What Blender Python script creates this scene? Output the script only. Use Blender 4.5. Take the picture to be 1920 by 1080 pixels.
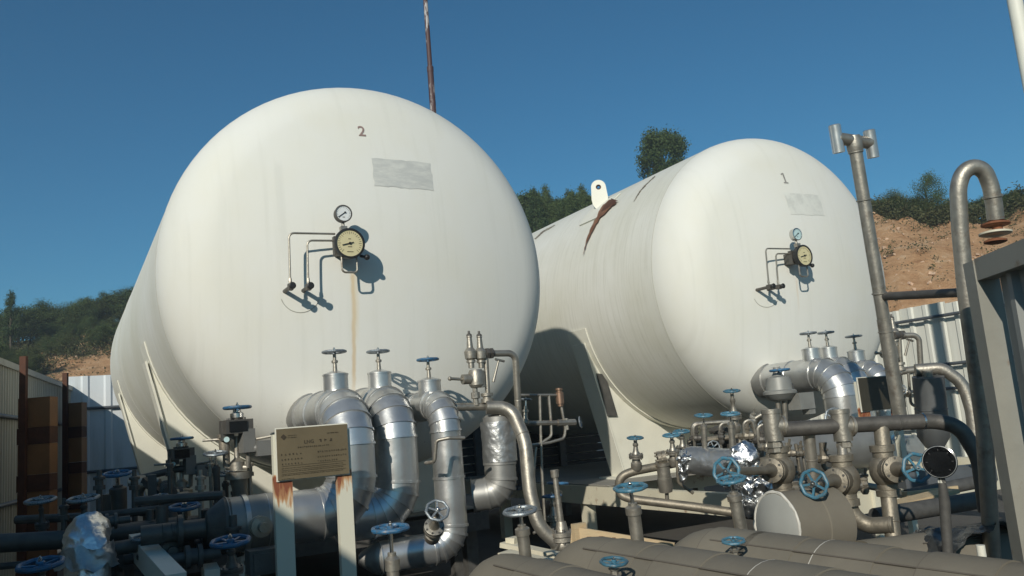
import bpy, bmesh, math, random
from mathutils import Vector, Matrix, noise as mnoise
random.seed(7)
V = Vector
rad = math.radians
scene = bpy.context.scene
COL = scene.collection
for o in list(bpy.data.objects): bpy.data.objects.remove(o)

# ---------------------------------------------------------------- camera, sky, sun, exposure
F = 1576.0                                  # focal length in photograph pixels (1920 wide)
PITCH, ROLL, YAW = rad(9.017), rad(-4.739), rad(28.454)
CAM = V((-2.406, -7.232, 1.65))
FW = V((math.sin(YAW)*math.cos(PITCH), math.cos(YAW)*math.cos(PITCH), math.sin(PITCH)))
_x = V((math.cos(YAW), -math.sin(YAW), 0)); _u = _x.cross(FW)
XR = _x*math.cos(ROLL) + _u*math.sin(ROLL); UR = -_x*math.sin(ROLL) + _u*math.cos(ROLL)
cd = bpy.data.cameras.new('camera'); cam = bpy.data.objects.new('camera', cd); COL.objects.link(cam)
cd.sensor_width = 36; cd.lens = F/1920*36; cd.clip_start = .05; cd.clip_end = 3000
cam.matrix_world = Matrix(((XR.x, UR.x, -FW.x, CAM.x), (XR.y, UR.y, -FW.y, CAM.y), (XR.z, UR.z, -FW.z, CAM.z), (0, 0, 0, 1)))
scene.camera = cam

SUN_EL = rad(25); SUN_AZ = math.atan2(-.6947, -.7193)      # azimuth of the sun, from +Y towards +X
TOSUN = V((math.sin(SUN_AZ)*math.cos(SUN_EL), math.cos(SUN_AZ)*math.cos(SUN_EL), math.sin(SUN_EL)))
world = bpy.data.worlds.new('World'); scene.world = world; world.use_nodes = True
wn = world.node_tree.nodes; wl = world.node_tree.links
bg = wn['Background']; sky = wn.new('ShaderNodeTexSky')
sky.sky_type = 'NISHITA'; sky.sun_disc = False; sky.sun_elevation = SUN_EL; sky.sun_rotation = SUN_AZ
sky.air_density = 1.0; sky.dust_density = 0.4; sky.ozone_density = 2.6; sky.altitude = 100
wb = wn.new('ShaderNodeMixRGB'); wb.blend_type = 'MULTIPLY'; wb.inputs[0].default_value = 1; wb.inputs[2].default_value = (.40, .95, 1.13, 1)   # the camera's cool white balance
wl.new(sky.outputs[0], wb.inputs[1]); wl.new(wb.outputs[0], bg.inputs[0]); bg.inputs[1].default_value = 0.073
sl = bpy.data.lights.new('sun', 'SUN'); sl.energy = 4.3; sl.angle = rad(.55); sl.color = (1, .94, .825)
so = bpy.data.objects.new('sun', sl); COL.objects.link(so)
so.rotation_euler = TOSUN.to_track_quat('Z', 'Y').to_euler(); so.location = (-20, -20, 20)
vs = scene.view_settings
vs.view_transform = 'Standard'; vs.look = 'None'; vs.exposure = -0.17; vs.gamma = 1; vs.use_curve_mapping = False
scene.render.resolution_x, scene.render.resolution_y = 1024, 576
scene.render.engine = 'CYCLES'

# ---------------------------------------------------------------- where things stand
def ray(px, py): return FW + XR*((px-960)/F) - UR*((py-540)/F)
def D(px, py, d): return CAM + ray(px, py)*d                     # a point d metres out
def PY(px, py, y): r = ray(px, py); return CAM + r*((y-CAM.y)/r.y)
def PX(px, py, x): r = ray(px, py); return CAM + r*((x-CAM.x)/r.x)
R, ZC = 1.75, 3.062                                              # tank radius, axis height
RK, RC = .57, 4.2                                                # dished head: knuckle and crown radius
HD = RC-math.sqrt((RC-RK)**2-(R-RK)**2); RT = RC*(R-RK)/(RC-RK)
T2 = V((0, 0, 0)); T1 = V((5.177, .203, .05)); TLEN = 7.6

# ---------------------------------------------------------------- materials
MATS = {}
def mat(name, col, rough=.5, metal=0., var=.0, vscale=6., bump=0., bscale=40., col2=None, mixscale=3., mixlo=.45, mixhi=.65, spec=.5, stretch=None, rnd=0.):
    m = bpy.data.materials.new(name); m.use_nodes = True; N = m.node_tree.nodes; Lk = m.node_tree.links
    b = N['Principled BSDF']; b.inputs['Roughness'].default_value = rough; b.inputs['Metallic'].default_value = metal
    b.inputs['Specular IOR Level'].default_value = spec
    tc = N.new('ShaderNodeTexCoord'); src = tc.outputs['Object']
    if stretch:
        mp = N.new('ShaderNodeMapping'); mp.inputs['Scale'].default_value = stretch; Lk.new(src, mp.inputs[0]); src = mp.outputs[0]
    c = N.new('ShaderNodeRGB'); c.outputs[0].default_value = (*col, 1); out = c.outputs[0]
    if col2:
        n = N.new('ShaderNodeTexNoise'); n.inputs['Scale'].default_value = mixscale; n.inputs['Detail'].default_value = 6; n.inputs['Roughness'].default_value = .65; Lk.new(src, n.inputs[0])
        rp = N.new('ShaderNodeMapRange'); rp.inputs[1].default_value = mixlo; rp.inputs[2].default_value = mixhi; Lk.new(n.outputs[0], rp.inputs[0])
        mx = N.new('ShaderNodeMixRGB'); Lk.new(rp.outputs[0], mx.inputs[0]); Lk.new(out, mx.inputs[1]); mx.inputs[2].default_value = (*col2, 1); out = mx.outputs[0]
    if var:
        n = N.new('ShaderNodeTexNoise'); n.inputs['Scale'].default_value = vscale; n.inputs['Detail'].default_value = 5; Lk.new(src, n.inputs[0])
        rp = N.new('ShaderNodeMapRange'); rp.inputs[1].default_value = .25; rp.inputs[2].default_value = .75; rp.inputs[3].default_value = 1-var; rp.inputs[4].default_value = 1+var; Lk.new(n.outputs[0], rp.inputs[0])
        mu = N.new('ShaderNodeVectorMath'); mu.operation = 'SCALE'; Lk.new(out, mu.inputs[0]); Lk.new(rp.outputs[0], mu.inputs['Scale']); out = mu.outputs[0]
        rr = N.new('ShaderNodeMapRange'); rr.inputs[3].default_value = max(.05, rough-.12); rr.inputs[4].default_value = min(1, rough+.12); Lk.new(n.outputs[0], rr.inputs[0]); Lk.new(rr.outputs[0], b.inputs['Roughness'])
    if rnd:                                                # copies differ a little, as weathered things do
        oi = N.new('ShaderNodeObjectInfo'); rr2 = N.new('ShaderNodeMapRange'); rr2.inputs[3].default_value = 1-rnd; rr2.inputs[4].default_value = 1+rnd; Lk.new(oi.outputs['Random'], rr2.inputs[0])
        m2 = N.new('ShaderNodeVectorMath'); m2.operation = 'SCALE'; Lk.new(out, m2.inputs[0]); Lk.new(rr2.outputs[0], m2.inputs['Scale']); out = m2.outputs[0]
    Lk.new(out, b.inputs['Base Color'])
    if bump:
        n = N.new('ShaderNodeTexNoise'); n.inputs['Scale'].default_value = bscale; n.inputs['Detail'].default_value = 4; Lk.new(src, n.inputs[0])
        bp = N.new('ShaderNodeBump'); bp.inputs['Strength'].default_value = bump; bp.inputs['Distance'].default_value = .02; Lk.new(n.outputs[0], bp.inputs['Height']); Lk.new(bp.outputs[0], b.inputs['Normal'])
    MATS[name] = m; return m
mat('cladding', (.60, .60, .585), .34, .80, .10, 5, .2, 6, rnd=.12, col2=(.38, .38, .365), mixscale=4, mixlo=.5, mixhi=.75)
mat('cladding_dark', (.14, .145, .145), .5, .5, .15, 6, .05, 10)
mat('brass_dim', (.055, .05, .036), .5, .2, .15, 6)  # second brass board, its dim reflection put into the colour
mat('cladding_dull', (.34, .335, .315), .5, .65, .14, 6, .06, 10)
mat('steel', (.36, .335, .285), .48, .75, .2, 14, .1, 60, col2=(.24, .20, .16), mixscale=9, mixlo=.55, mixhi=.7)
mat('steel_dark', (.12, .112, .10), .55, .5, .22, 14, .1, 60)
mat('steel_bright', (.62, .61, .58), .26, 1., .1, 20)
mat('bronze', (.27, .24, .19), .55, .7, .22, 16, .12, 70)
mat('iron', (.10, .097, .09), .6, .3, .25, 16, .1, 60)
mat('grey_paint', (.15, .15, .14), .5, 0, .15, 8, .03, 30)
mat('grey_light', (.26, .26, .24), .5, .2, .15, 8, .03, 30)
mat('wheel_blue', (.035, .135, .26), .42, 0, .25, 20, .1, 80, col2=(.12, .11, .10), mixscale=7, mixlo=.52, mixhi=.66, rnd=.22)
mat('wheel_teal', (.05, .17, .25), .42, 0, .25, 20, .1, 80, col2=(.15, .14, .12), mixscale=7, mixlo=.52, mixhi=.66, rnd=.22)
mat('wheel_grey', (.30, .32, .33), .45, .5, .2, 20, .1, 80, col2=(.06, .12, .17), mixscale=16, mixlo=.5, mixhi=.6)
mat('jacket', (.19, .173, .138), .78, 0, .12, 3, .12, 9, spec=.25, col2=(.145, .13, .105), mixscale=1.6, mixlo=.42, mixhi=.75)
mat('jacket_end', (.34, .345, .32), .7, 0, .08, 4, .04, 14)
mat('sealant', (.62, .60, .54), .7, 0, .1, 30)
mat('foil', (.74, .75, .75), .34, 1., .08, 30, .25, 55)
mat('foil_dark', (.42, .425, .42), .42, .8, .12, 8, .25, 30)
mat('cream', (.72, .705, .61), .55, 0, .06, 3, .02, 20, col2=(.60, .57, .46), mixscale=2.5, mixlo=.55, mixhi=.85)
mat('cream_rusty', (.62, .58, .45), .6, 0, .1, 3, .04, 20, col2=(.25, .12, .06), mixscale=5, mixlo=.60, mixhi=.72)
mat('rust', (.20, .075, .035), .85, 0, .3, 10, .2, 50)
mat('rust_soft', (.17, .08, .045), .85, 0, .25, 10, .1, 50, col2=(.30, .19, .12), mixscale=9, mixlo=.5, mixhi=.75)
mat('grime', (.2, .17, .13), .8, 0, .2, 12, 0, 10, col2=(.4, .38, .3), mixscale=12, mixlo=.5, mixhi=.7)
mat('grime_faint', (.545, .53, .44), .7, 0, .04, 12, 0, 10, col2=(.60, .585, .49), mixscale=6, mixlo=.4, mixhi=.65)
mat('rust_dark', (.085, .035, .02), .85, 0, .3, 8, .2, 50)
mat('panel_white', (.66, .69, .70), .5, 0, .05, 2, .02, 10, col2=(.50, .52, .50), mixscale=1.2, mixlo=.5, mixhi=.8, stretch=(3, 3, .35))
mat('panel_ivory', (.66, .655, .58), .5, 0, .05, 2, .02, 10, col2=(.50, .49, .42), mixscale=1.2, mixlo=.5, mixhi=.8, stretch=(3, 3, .35))
mat('panel_cream', (.50, .48, .40), .6, 0, .08, 2, .02, 10, col2=(.36, .34, .27), mixscale=1.0, mixlo=.45, mixhi=.75, stretch=(3, 3, .3))
mat('panel_grey', (.27, .28, .265), .5, 0, .06, 2, .02, 10, col2=(.28, .29, .27), mixscale=1.2, mixlo=.5, mixhi=.8, stretch=(3, 3, .35))
mat('frame_paint', (.25, .245, .21), .55, 0, .12, 5, .05, 30, col2=(.17, .12, .08), mixscale=7, mixlo=.62, mixhi=.74)
mat('steel_shade', (.035, .037, .04), .6, .2, .2, 4)  # steel with the shade between the tanks in its colour
mat('rail_grey', (.10, .11, .12), .5, .2, .15, 8)
mat('wood', (.52, .40, .24), .75, 0, .2, 3, .15, 30, col2=(.30, .19, .10), mixscale=3, mixlo=.5, mixhi=.8, stretch=(2, 2, 12))
mat('wood_pale', (.60, .55, .42), .75, 0, .12, 5, .1, 30)
mat('wood_print', (.16, .06, .03), .8)
mat('brown_board', (.21, .10, .04), .7, 0, .25, 3, .1, 20)
mat('brass', (.165, .13, .075), .6, .25, .12, 6, .03, 20, col2=(.15, .115, .065), mixscale=2.5, mixlo=.5, mixhi=.8)
mat('brass_text', (.06, .045, .028), .6, .2)
mat('black', (.018, .018, .018), .5)
mat('black_gloss', (.012, .013, .014), .16)
mat('dial_white', (.74, .76, .74), .4)
mat('dial_cream', (.63, .56, .33), .45, 0, .05, 12)
mat('dial_teal', (.50, .66, .66), .35)
mat('marking', (.27, .19, .17), .7, 0, .2, 30)
mat('marking_grey', (.26, .25, .23), .7, 0, .2, 30)
mat('concrete', (.26, .25, .225), .85, 0, .15, 2, .1, 20)
mat('plastic_sheet', (.03, .034, .036), .28, 0, .1, 5, .35, 8)
mat('jacket_seam', (.12, .105, .085), .8)
mat('seam', (.42, .41, .35), .6, 0, .1, 10)
mat('copper', (.30, .19, .13), .45, .7, .1, 20)
mat('mast_paint', (.42, .40, .39), .6, 0, .06, 5, .03, 20, col2=(.075, .04, .04), mixscale=2.2, mixlo=.44, mixhi=.47, stretch=(6, 6, 1))
mat('trunk', (.09, .07, .05), .9)

def tank_mat(name, kind, stains=(), halos=()):
    """paint of a tank: faded off-white, drips that run down the plates"""
    m = bpy.data.materials.new(name); m.use_nodes = True; N = m.node_tree.nodes; Lk = m.node_tree.links
    b = N['Principled BSDF']; b.inputs['Roughness'].default_value = .62; b.inputs['Specular IOR Level'].default_value = .22
    tc = N.new('ShaderNodeTexCoord'); sp = N.new('ShaderNodeSeparateXYZ'); Lk.new(tc.outputs['Object'], sp.inputs[0])
    def math_(op, a, bb, cc=None):
        n = N.new('ShaderNodeMath'); n.operation = op
        for i, v in enumerate((a, bb, cc)):
            if v is None: continue
            if isinstance(v, (int, float)): n.inputs[i].default_value = v
            else: Lk.new(v, n.inputs[i])
        return n.outputs[0]
    def nz(vec, scale, det=6, ro=.6):
        n = N.new('ShaderNodeTexNoise'); n.inputs['Scale'].default_value = scale; n.inputs['Detail'].default_value = det; n.inputs['Roughness'].default_value = ro; Lk.new(vec, n.inputs[0]); return n.outputs[0]
    def rng(v, a, bb, c=0, d=1):
        n = N.new('ShaderNodeMapRange'); n.inputs[1].default_value = a; n.inputs[2].default_value = bb; n.inputs[3].default_value = c; n.inputs[4].default_value = d; Lk.new(v, n.inputs[0]); return n.outputs[0]
    def mix(f, a, col):
        n = N.new('ShaderNodeMixRGB'); Lk.new(f, n.inputs[0]); Lk.new(a, n.inputs[1]); n.inputs[2].default_value = (*col, 1); return n.outputs[0]
    c = N.new('ShaderNodeRGB'); c.outputs[0].default_value = (.72, .715, .66, 1); col = c.outputs[0]
    zz = math_('SUBTRACT', sp.outputs[2], ZC)
    if kind == 'shell':
        ang = math_('ARCTAN2', zz, sp.outputs[0])
        cv = N.new('ShaderNodeCombineXYZ'); Lk.new(math_('MULTIPLY', sp.outputs[1], 26.), cv.inputs[0]); Lk.new(math_('MULTIPLY', ang, 1.6), cv.inputs[1])
        st = nz(cv.outputs[0], 1.0, 7, .7)
        big = nz(tc.outputs['Object'], .8)
        col = mix(rng(big, .3, .7, 0, .75), col, (.58, .565, .46))
        col = mix(rng(st, .48, .78, 0, .6), col, (.46, .45, .37))
        cv2 = N.new('ShaderNodeCombineXYZ'); Lk.new(math_('MULTIPLY', sp.outputs[1], 70.), cv2.inputs[0]); Lk.new(math_('MULTIPLY', ang, 9.), cv2.inputs[1])
        sk = nz(cv2.outputs[0], 1.0, 3, .6); gate = rng(nz(tc.outputs['Object'], 2.2, 3), .47, .62)
        col = mix(math_('MULTIPLY', rng(sk, .66, .71), math_('MULTIPLY', gate, .55)), col, (.16, .15, .12))
    else:
        cv = N.new('ShaderNodeCombineXYZ'); Lk.new(math_('MULTIPLY', sp.outputs[0], 14.), cv.inputs[0]); Lk.new(math_('MULTIPLY', sp.outputs[2], .7), cv.inputs[1])
        st = nz(cv.outputs[0], 1.0, 6, .65)
        big = nz(tc.outputs['Object'], 1.1)
        col = mix(rng(big, .45, .8, 0, .5), col, (.68, .65, .52))
        col = mix(rng(st, .52, .8, 0, .35), col, (.56, .555, .49))
        fine = nz(tc.outputs['Object'], 38, 2); low = rng(math_('ADD', zz, nz(tc.outputs['Object'], 3)), -1.0, -.45, 1, 0)
        col = mix(math_('MULTIPLY', rng(fine, .66, .72), math_('MULTIPLY', low, .35)), col, (.25, .24, .2))
    for (x0, z0, z1, w, sc, amt) in stains:            # a run of rust water: x, top, bottom, half-width
        wob = math_('MULTIPLY_ADD', nz(tc.outputs['Object'], 6, 2), .03, -.015)
        dx = math_('ABSOLUTE', math_('ADD', math_('SUBTRACT', sp.outputs[0], x0), wob), 0)
        fx = rng(dx, w*.3, w, 1, 0); ft = rng(sp.outputs[2], z0, z0-.06, 0, 1); fb = rng(sp.outputs[2], z1, z1+.25, 0, 1)
        col = mix(math_('MULTIPLY', math_('MULTIPLY', fx, math_('MULTIPLY', ft, fb)), amt), col, sc)
    for (x0, z0, r0) in halos:                         # mould around a cold pipe
        dx = math_('SUBTRACT', sp.outputs[0], x0); dz = math_('SUBTRACT', sp.outputs[2], z0); dd = math_('SQRT', math_('ADD', math_('MULTIPLY', dx, dx), math_('MULTIPLY', dz, dz)), 0)
        near = rng(dd, r0*.6, r0, 1, 0); spk = rng(math_('ADD', nz(tc.outputs['Object'], 30, 4, .7), math_('MULTIPLY', near, .22)), .60, .74)
        col = mix(math_('MULTIPLY', math_('MULTIPLY', spk, near), .7), col, (.22, .21, .18))
    Lk.new(col, b.inputs['Base Color'])
    bp = N.new('ShaderNodeBump'); bp.inputs['Strength'].default_value = .03; bp.inputs['Distance'].default_value = .05; Lk.new(nz(tc.outputs['Object'], 1.6, 2), bp.inputs['Height']); Lk.new(bp.outputs[0], b.inputs['Normal'])
    MATS[name] = m; return m
tank_mat('shell_paint', 'shell')
tank_mat('head_paint_2', 'head', [(-.345, 2.97, 1.9, .022, (.60, .44, .25), .7), (-.335, 2.97, 2.3, .045, (.68, .57, .38), .5), (-.87, 3.9, 2.95, .04, (.55, .55, .5), .25)])
tank_mat('head_paint_1', 'head', [(-.34, 2.95, 2.5, .02, (.6, .45, .28), .3)])

def residue_mat():
    m = mat('residue', (.50, .505, .475), .6, 0, .05, 8, 0, 10, col2=(.61, .61, .56), mixscale=12, mixlo=.42, mixhi=.66, stretch=(.6, 1, 2.0)); return m
residue_mat()
def post_mat(name, zt, run, col=(.66, .64, .52)):
    '''white post paint with rust that has run down from the board's fixings at height zt'''
    m = bpy.data.materials.new(name); m.use_nodes = True; N = m.node_tree.nodes; Lk = m.node_tree.links; b = N['Principled BSDF']; b.inputs['Roughness'].default_value = .6
    g = N.new('ShaderNodeNewGeometry'); sp = N.new('ShaderNodeSeparateXYZ'); Lk.new(g.outputs['Position'], sp.inputs[0])
    mp = N.new('ShaderNodeMapping'); mp.inputs['Scale'].default_value = (34, 34, 5); Lk.new(g.outputs['Position'], mp.inputs[0])
    n = N.new('ShaderNodeTexNoise'); n.inputs['Scale'].default_value = 1; n.inputs['Detail'].default_value = 4; Lk.new(mp.outputs[0], n.inputs[0])
    h = N.new('ShaderNodeMapRange'); h.inputs[1].default_value = zt-run; h.inputs[2].default_value = zt+.02; h.inputs[3].default_value = -.4; h.inputs[4].default_value = .2; Lk.new(sp.outputs[2], h.inputs[0])
    h2 = N.new('ShaderNodeMapRange'); h2.inputs[1].default_value = zt+.01; h2.inputs[2].default_value = zt+.06; h2.inputs[3].default_value = 0; h2.inputs[4].default_value = -.6; Lk.new(sp.outputs[2], h2.inputs[0])
    a0 = N.new('ShaderNodeMath'); a0.operation = 'ADD'; Lk.new(h2.outputs[0], a0.inputs[0]); Lk.new(h.outputs[0], a0.inputs[1])
    a = N.new('ShaderNodeMath'); a.operation = 'ADD'; Lk.new(n.outputs[0], a.inputs[0]); Lk.new(a0.outputs[0], a.inputs[1])
    r = N.new('ShaderNodeValToRGB'); e = r.color_ramp.elements; e[0].position = .47; e[0].color = (*col, 1); e[1].position = .56; e[1].color = (.50, .28, .13, 1); k = e.new(.66); k.color = (.24, .075, .035, 1)
    Lk.new(a.outputs[0], r.inputs[0]); Lk.new(r.outputs[0], b.inputs['Base Color']); MATS[name] = m
mat('residue_pale', (.60, .60, .55), .6, 0, .04, 8, 0, 10, col2=(.68, .68, .62), mixscale=9, mixlo=.42, mixhi=.56)

# ---------------------------------------------------------------- mesh kit
def frame_of(axis):
    a = V(axis).normalized(); t = V((0, 0, 1)) if abs(a.z) < .95 else V((1, 0, 0))
    u = t.cross(a).normalized(); return u, a.cross(u), a
class MB:
    def __init__(s): s.v = []; s.f = []
    def ring(s, c, u, w, r, n, ph=0): 
        i = len(s.v)
        for k in range(n):
            a = 2*math.pi*k/n+ph; s.v.append(V(c)+u*(r*math.cos(a))+w*(r*math.sin(a)))
        return i
    def bridge(s, a, b, n):
        for k in range(n): s.f.append((a+k, a+(k+1) % n, b+(k+1) % n, b+k))
    def cap(s, a, n, flip=False):
        f = tuple(range(a, a+n)); s.f.append(f[::-1] if flip else f)
    def lathe(s, p, axis, prof, n=20, cap0=True, cap1=True):
        """prof: (distance along axis, radius)"""
        u, w, a = frame_of(axis); p = V(p); prev = None; first = None
        for (d, r) in prof:
            i = s.ring(p+a*d, u, w, max(r, 1e-4), n)
            if prev is not None: s.bridge(prev, i, n)
            else: first = i
            prev = i
        if cap0: s.cap(first, n, True)
        if cap1: s.cap(prev, n)
        return s
    def cyl(s, p0, p1, r0, r1=None, n=16):
        p0 = V(p0); p1 = V(p1); return s.lathe(p0, p1-p0, [(0, r0), ((p1-p0).length, r0 if r1 is None else r1)], n)
    def box(s, c, size, rot=None):
        i = len(s.v); c = V(c)
        for x in (-.5, .5):
            for y in (-.5, .5):
                for z in (-.5, .5):
                    q = V((x*size[0], y*size[1], z*size[2])); q = rot @ q if rot else q; s.v.append(c+q)
        for f in ((0, 1, 3, 2), (4, 6, 7, 5), (0, 4, 5, 1), (2, 3, 7, 6), (0, 2, 6, 4), (1, 5, 7, 3)): s.f.append(tuple(i+k for k in f))
        return s
    def bar(s, p0, p1, w, h, up=(0, 0, 1)):
        p0 = V(p0); p1 = V(p1); a = (p1-p0); L = a.length; a = a/L; sd = V(up).cross(a)
        if sd.length < 1e-4: sd = V((1, 0, 0))
        sd.normalize(); u2 = a.cross(sd); return s.box((p0+p1)/2, (L, w, h), Matrix((a, sd, u2)).transposed())
    def tube(s, pts, r, n=12, caps=True):
        pts = [V(p) for p in pts]; prev = None; u = None
        for i, p in enumerate(pts):
            t = (pts[min(i+1, len(pts)-1)]-pts[max(i-1, 0)]).normalized()
            if u is None: u, w, _ = frame_of(t)
            else: u = (u-t*u.dot(t)).normalized(); w = t.cross(u)
            rr = r[i] if isinstance(r, (list, tuple)) else r
            k = s.ring(p, u, w, rr, n)
            if prev is None: f0 = k
            else: s.bridge(prev, k, n)
            prev = k
        if caps: s.cap(f0, n, True); s.cap(prev, n)
        return s
    def torus(s, c, axis, RR, r, n=28, m=8, lob=0, la=0):
        u, w, a = frame_of(axis); c = V(c); i0 = len(s.v)
        for k in range(n):
            t = 2*math.pi*k/n; d = u*math.cos(t)+w*math.sin(t); rr = RR*(1+la*math.cos(lob*t))
            for j in range(m):
                q = 2*math.pi*j/m; s.v.append(c+d*(rr+r*math.cos(q))+a*(r*math.sin(q)))
        for k in range(n):
            for j in range(m): s.f.append((i0+k*m+j, i0+((k+1) % n)*m+j, i0+((k+1) % n)*m+(j+1) % m, i0+k*m+(j+1) % m))
        return s
    def sphere(s, c, r, n=14, sc=(1, 1, 1)):
        c = V(c); rows = n//2; pr = []
        i0 = len(s.v)
        for j in range(rows+1):
            p = math.pi*j/rows
            for k in range(n):
                a = 2*math.pi*k/n; s.v.append(c+V((sc[0]*math.sin(p)*math.cos(a), sc[1]*math.sin(p)*math.sin(a), sc[2]*math.cos(p)))*max(r, 0))
        for j in range(rows):
            for k in range(n): s.f.append((i0+j*n+k, i0+(j+1)*n+k, i0+(j+1)*n+(k+1) % n, i0+j*n+(k+1) % n))
        return s
    def prism(s, poly, off):
        """flat outline pushed out by the vector off"""
        i = len(s.v); n = len(poly); off = V(off)
        s.v += [V(p) for p in poly]+[V(p)+off for p in poly]
        s.f.append(tuple(range(i, i+n))[::-1]); s.f.append(tuple(range(i+n, i+2*n)))
        for k in range(n): s.f.append((i+k, i+(k+1) % n, i+n+(k+1) % n, i+n+k))
        return s
    def bolts(s, c, axis, RR, r, h, n=8):
        u, w, a = frame_of(axis); c = V(c)
        for k in range(n):
            t = 2*math.pi*(k+.5)/n; p = c+(u*math.cos(t)+w*math.sin(t))*RR; s.cyl(p-a*h/2, p+a*h/2, r, n=6)
        return s
    def crumple(s, amt, fr, seed=0):
        out = []
        for p in s.v: out.append(p+mnoise.noise_vector(p*fr+V((seed, 0, 0)))*amt+mnoise.noise_vector(p*fr*2.7+V((0, seed, 0)))*amt*.5)
        s.v = out; return s
def root_of(o):
    while o.parent: o = o.parent
    return o
def mesh_obj(name, mb, m, org, smooth=True, flat_angle=35):
    me = bpy.data.meshes.new(name); me.from_pydata([tuple(p-org) for p in mb.v], [], mb.f)
    b = bmesh.new(); b.from_mesh(me); bmesh.ops.recalc_face_normals(b, faces=b.faces)
    if smooth:
        ca = rad(flat_angle)
        for f in b.faces: f.smooth = True
        for e in b.edges: e.smooth = not (len(e.link_faces) == 2 and e.calc_face_angle(0) > ca)
    b.to_mesh(me); b.free()
    me.materials.append(MATS[m]); o = bpy.data.objects.new(name, me); COL.objects.link(o); return o
def part(name, mb, m, parent, smooth=True, label=None, kind=None, fa=35):
    o = mesh_obj(name, mb, m, root_of(parent).location, smooth, fa); o.parent = parent
    if label: o['label'] = label
    if kind: o['kind'] = kind
    return o
def thing(name, label, cat, loc, group=None):
    o = bpy.data.objects.new(name, None); o.empty_display_size = .1; COL.objects.link(o); o.location = V(loc)
    o['label'] = label; o['category'] = cat
    if group: o['group'] = group
    return o
def single(name, mb, m, label, cat, loc, group=None, smooth=True):
    o = mesh_obj(name, mb, m, V(loc), smooth); o.location = V(loc); o['label'] = label; o['category'] = cat
    if group: o['group'] = group
    return o
def struct(name, mb, m, kind='structure', smooth=True):
    o = mesh_obj(name, mb, m, V((0, 0, 0)), smooth); o['kind'] = kind; return o
def fillet(pts, br, seg=6):
    """rounds the corners of a path"""
    pts = [V(p) for p in pts]; out = [pts[0]]
    for i in range(1, len(pts)-1):
        a, b, c = pts[i-1], pts[i], pts[i+1]; d1 = (a-b).normalized(); d2 = (c-b).normalized(); ang = d1.angle(d2)
        if ang > 3.1: out.append(b); continue
        r = br[i-1] if isinstance(br, (list, tuple)) else br
        t = min(r/math.tan(ang/2), (a-b).length*.49, (c-b).length*.49); r = t*math.tan(ang/2)
        bis = (d1+d2).normalized(); o = b+bis*(r/math.sin(ang/2)); s0 = (b+d1*t)-o; s1 = (b+d2*t)-o
        ax = s0.cross(s1).normalized(); tot = s0.angle(s1)
        for k in range(seg+1): out.append(o+Matrix.Rotation(tot*k/seg, 3, ax) @ s0)
    out.append(pts[-1]); return out
def matrix_to(pos, axis, sc, spin=0):
    u, w, a = frame_of(axis); m = Matrix((u, w, a)).transposed().to_4x4()
    return Matrix.Translation(pos) @ m @ Matrix.Rotation(spin, 4, 'Z') @ Matrix.Scale(sc, 4)

# handwheel: shared meshes, radius 1, axis Z
def base_mesh(name, mb):
    me = bpy.data.meshes.new(name); me.from_pydata([tuple(p) for p in mb.v], [], mb.f)
    b = bmesh.new(); b.from_mesh(me); bmesh.ops.recalc_face_normals(b, faces=b.faces)
    for f in b.faces: f.smooth = True
    for e in b.edges: e.smooth = not (len(e.link_faces) == 2 and e.calc_face_angle(0) > .7)
    b.to_mesh(me); b.free(); return me
WH = {}
def wheel_meshes(mname):
    if mname not in WH:
        a = base_mesh('handwheel_rim', MB().torus((0, 0, 0), (0, 0, 1), .90, .125, 40, 8, 8, .03))
        sp = MB().bar((.1, 0, -.06), (.88, 0, 0), .15, .09); b = base_mesh('handwheel_spoke', sp)
        hb = MB().lathe((0, 0, -.2), (0, 0, 1), [(0, .2), (.3, .2), (.34, .16)], 12); c = base_mesh('handwheel_hub', hb)
        nut = MB().lathe((0, 0, .13), (0, 0, 1), [(0, .11), (.12, .11), (.13, .055), (.24, .05)], 6); d = base_mesh('handwheel_nut', nut)
        for x in (a, b, c): x.materials.append(MATS[mname])
        d.materials.append(MATS['steel_bright']); WH[mname] = (a, b, c, d)
    return WH[mname]
def handwheel(parent, pos, axis, r, m='wheel_blue', spokes=5, spin=None):
    a, b, c, d = wheel_meshes(m); spin = random.uniform(0, 6) if spin is None else spin
    o = bpy.data.objects.new('handwheel', a); COL.objects.link(o); o.parent = parent
    o.matrix_basis = matrix_to(V(pos)-root_of(parent).location, axis, r, spin)
    for k in range(spokes):
        s = bpy.data.objects.new('spoke', b); COL.objects.link(s); s.parent = o; s.rotation_euler = (0, 0, 2*math.pi*k/spokes)
    for nm, me in (('hub', c), ('nut', d)):
        s = bpy.data.objects.new(nm, me); COL.objects.link(s); s.parent = o
    return o

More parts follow.
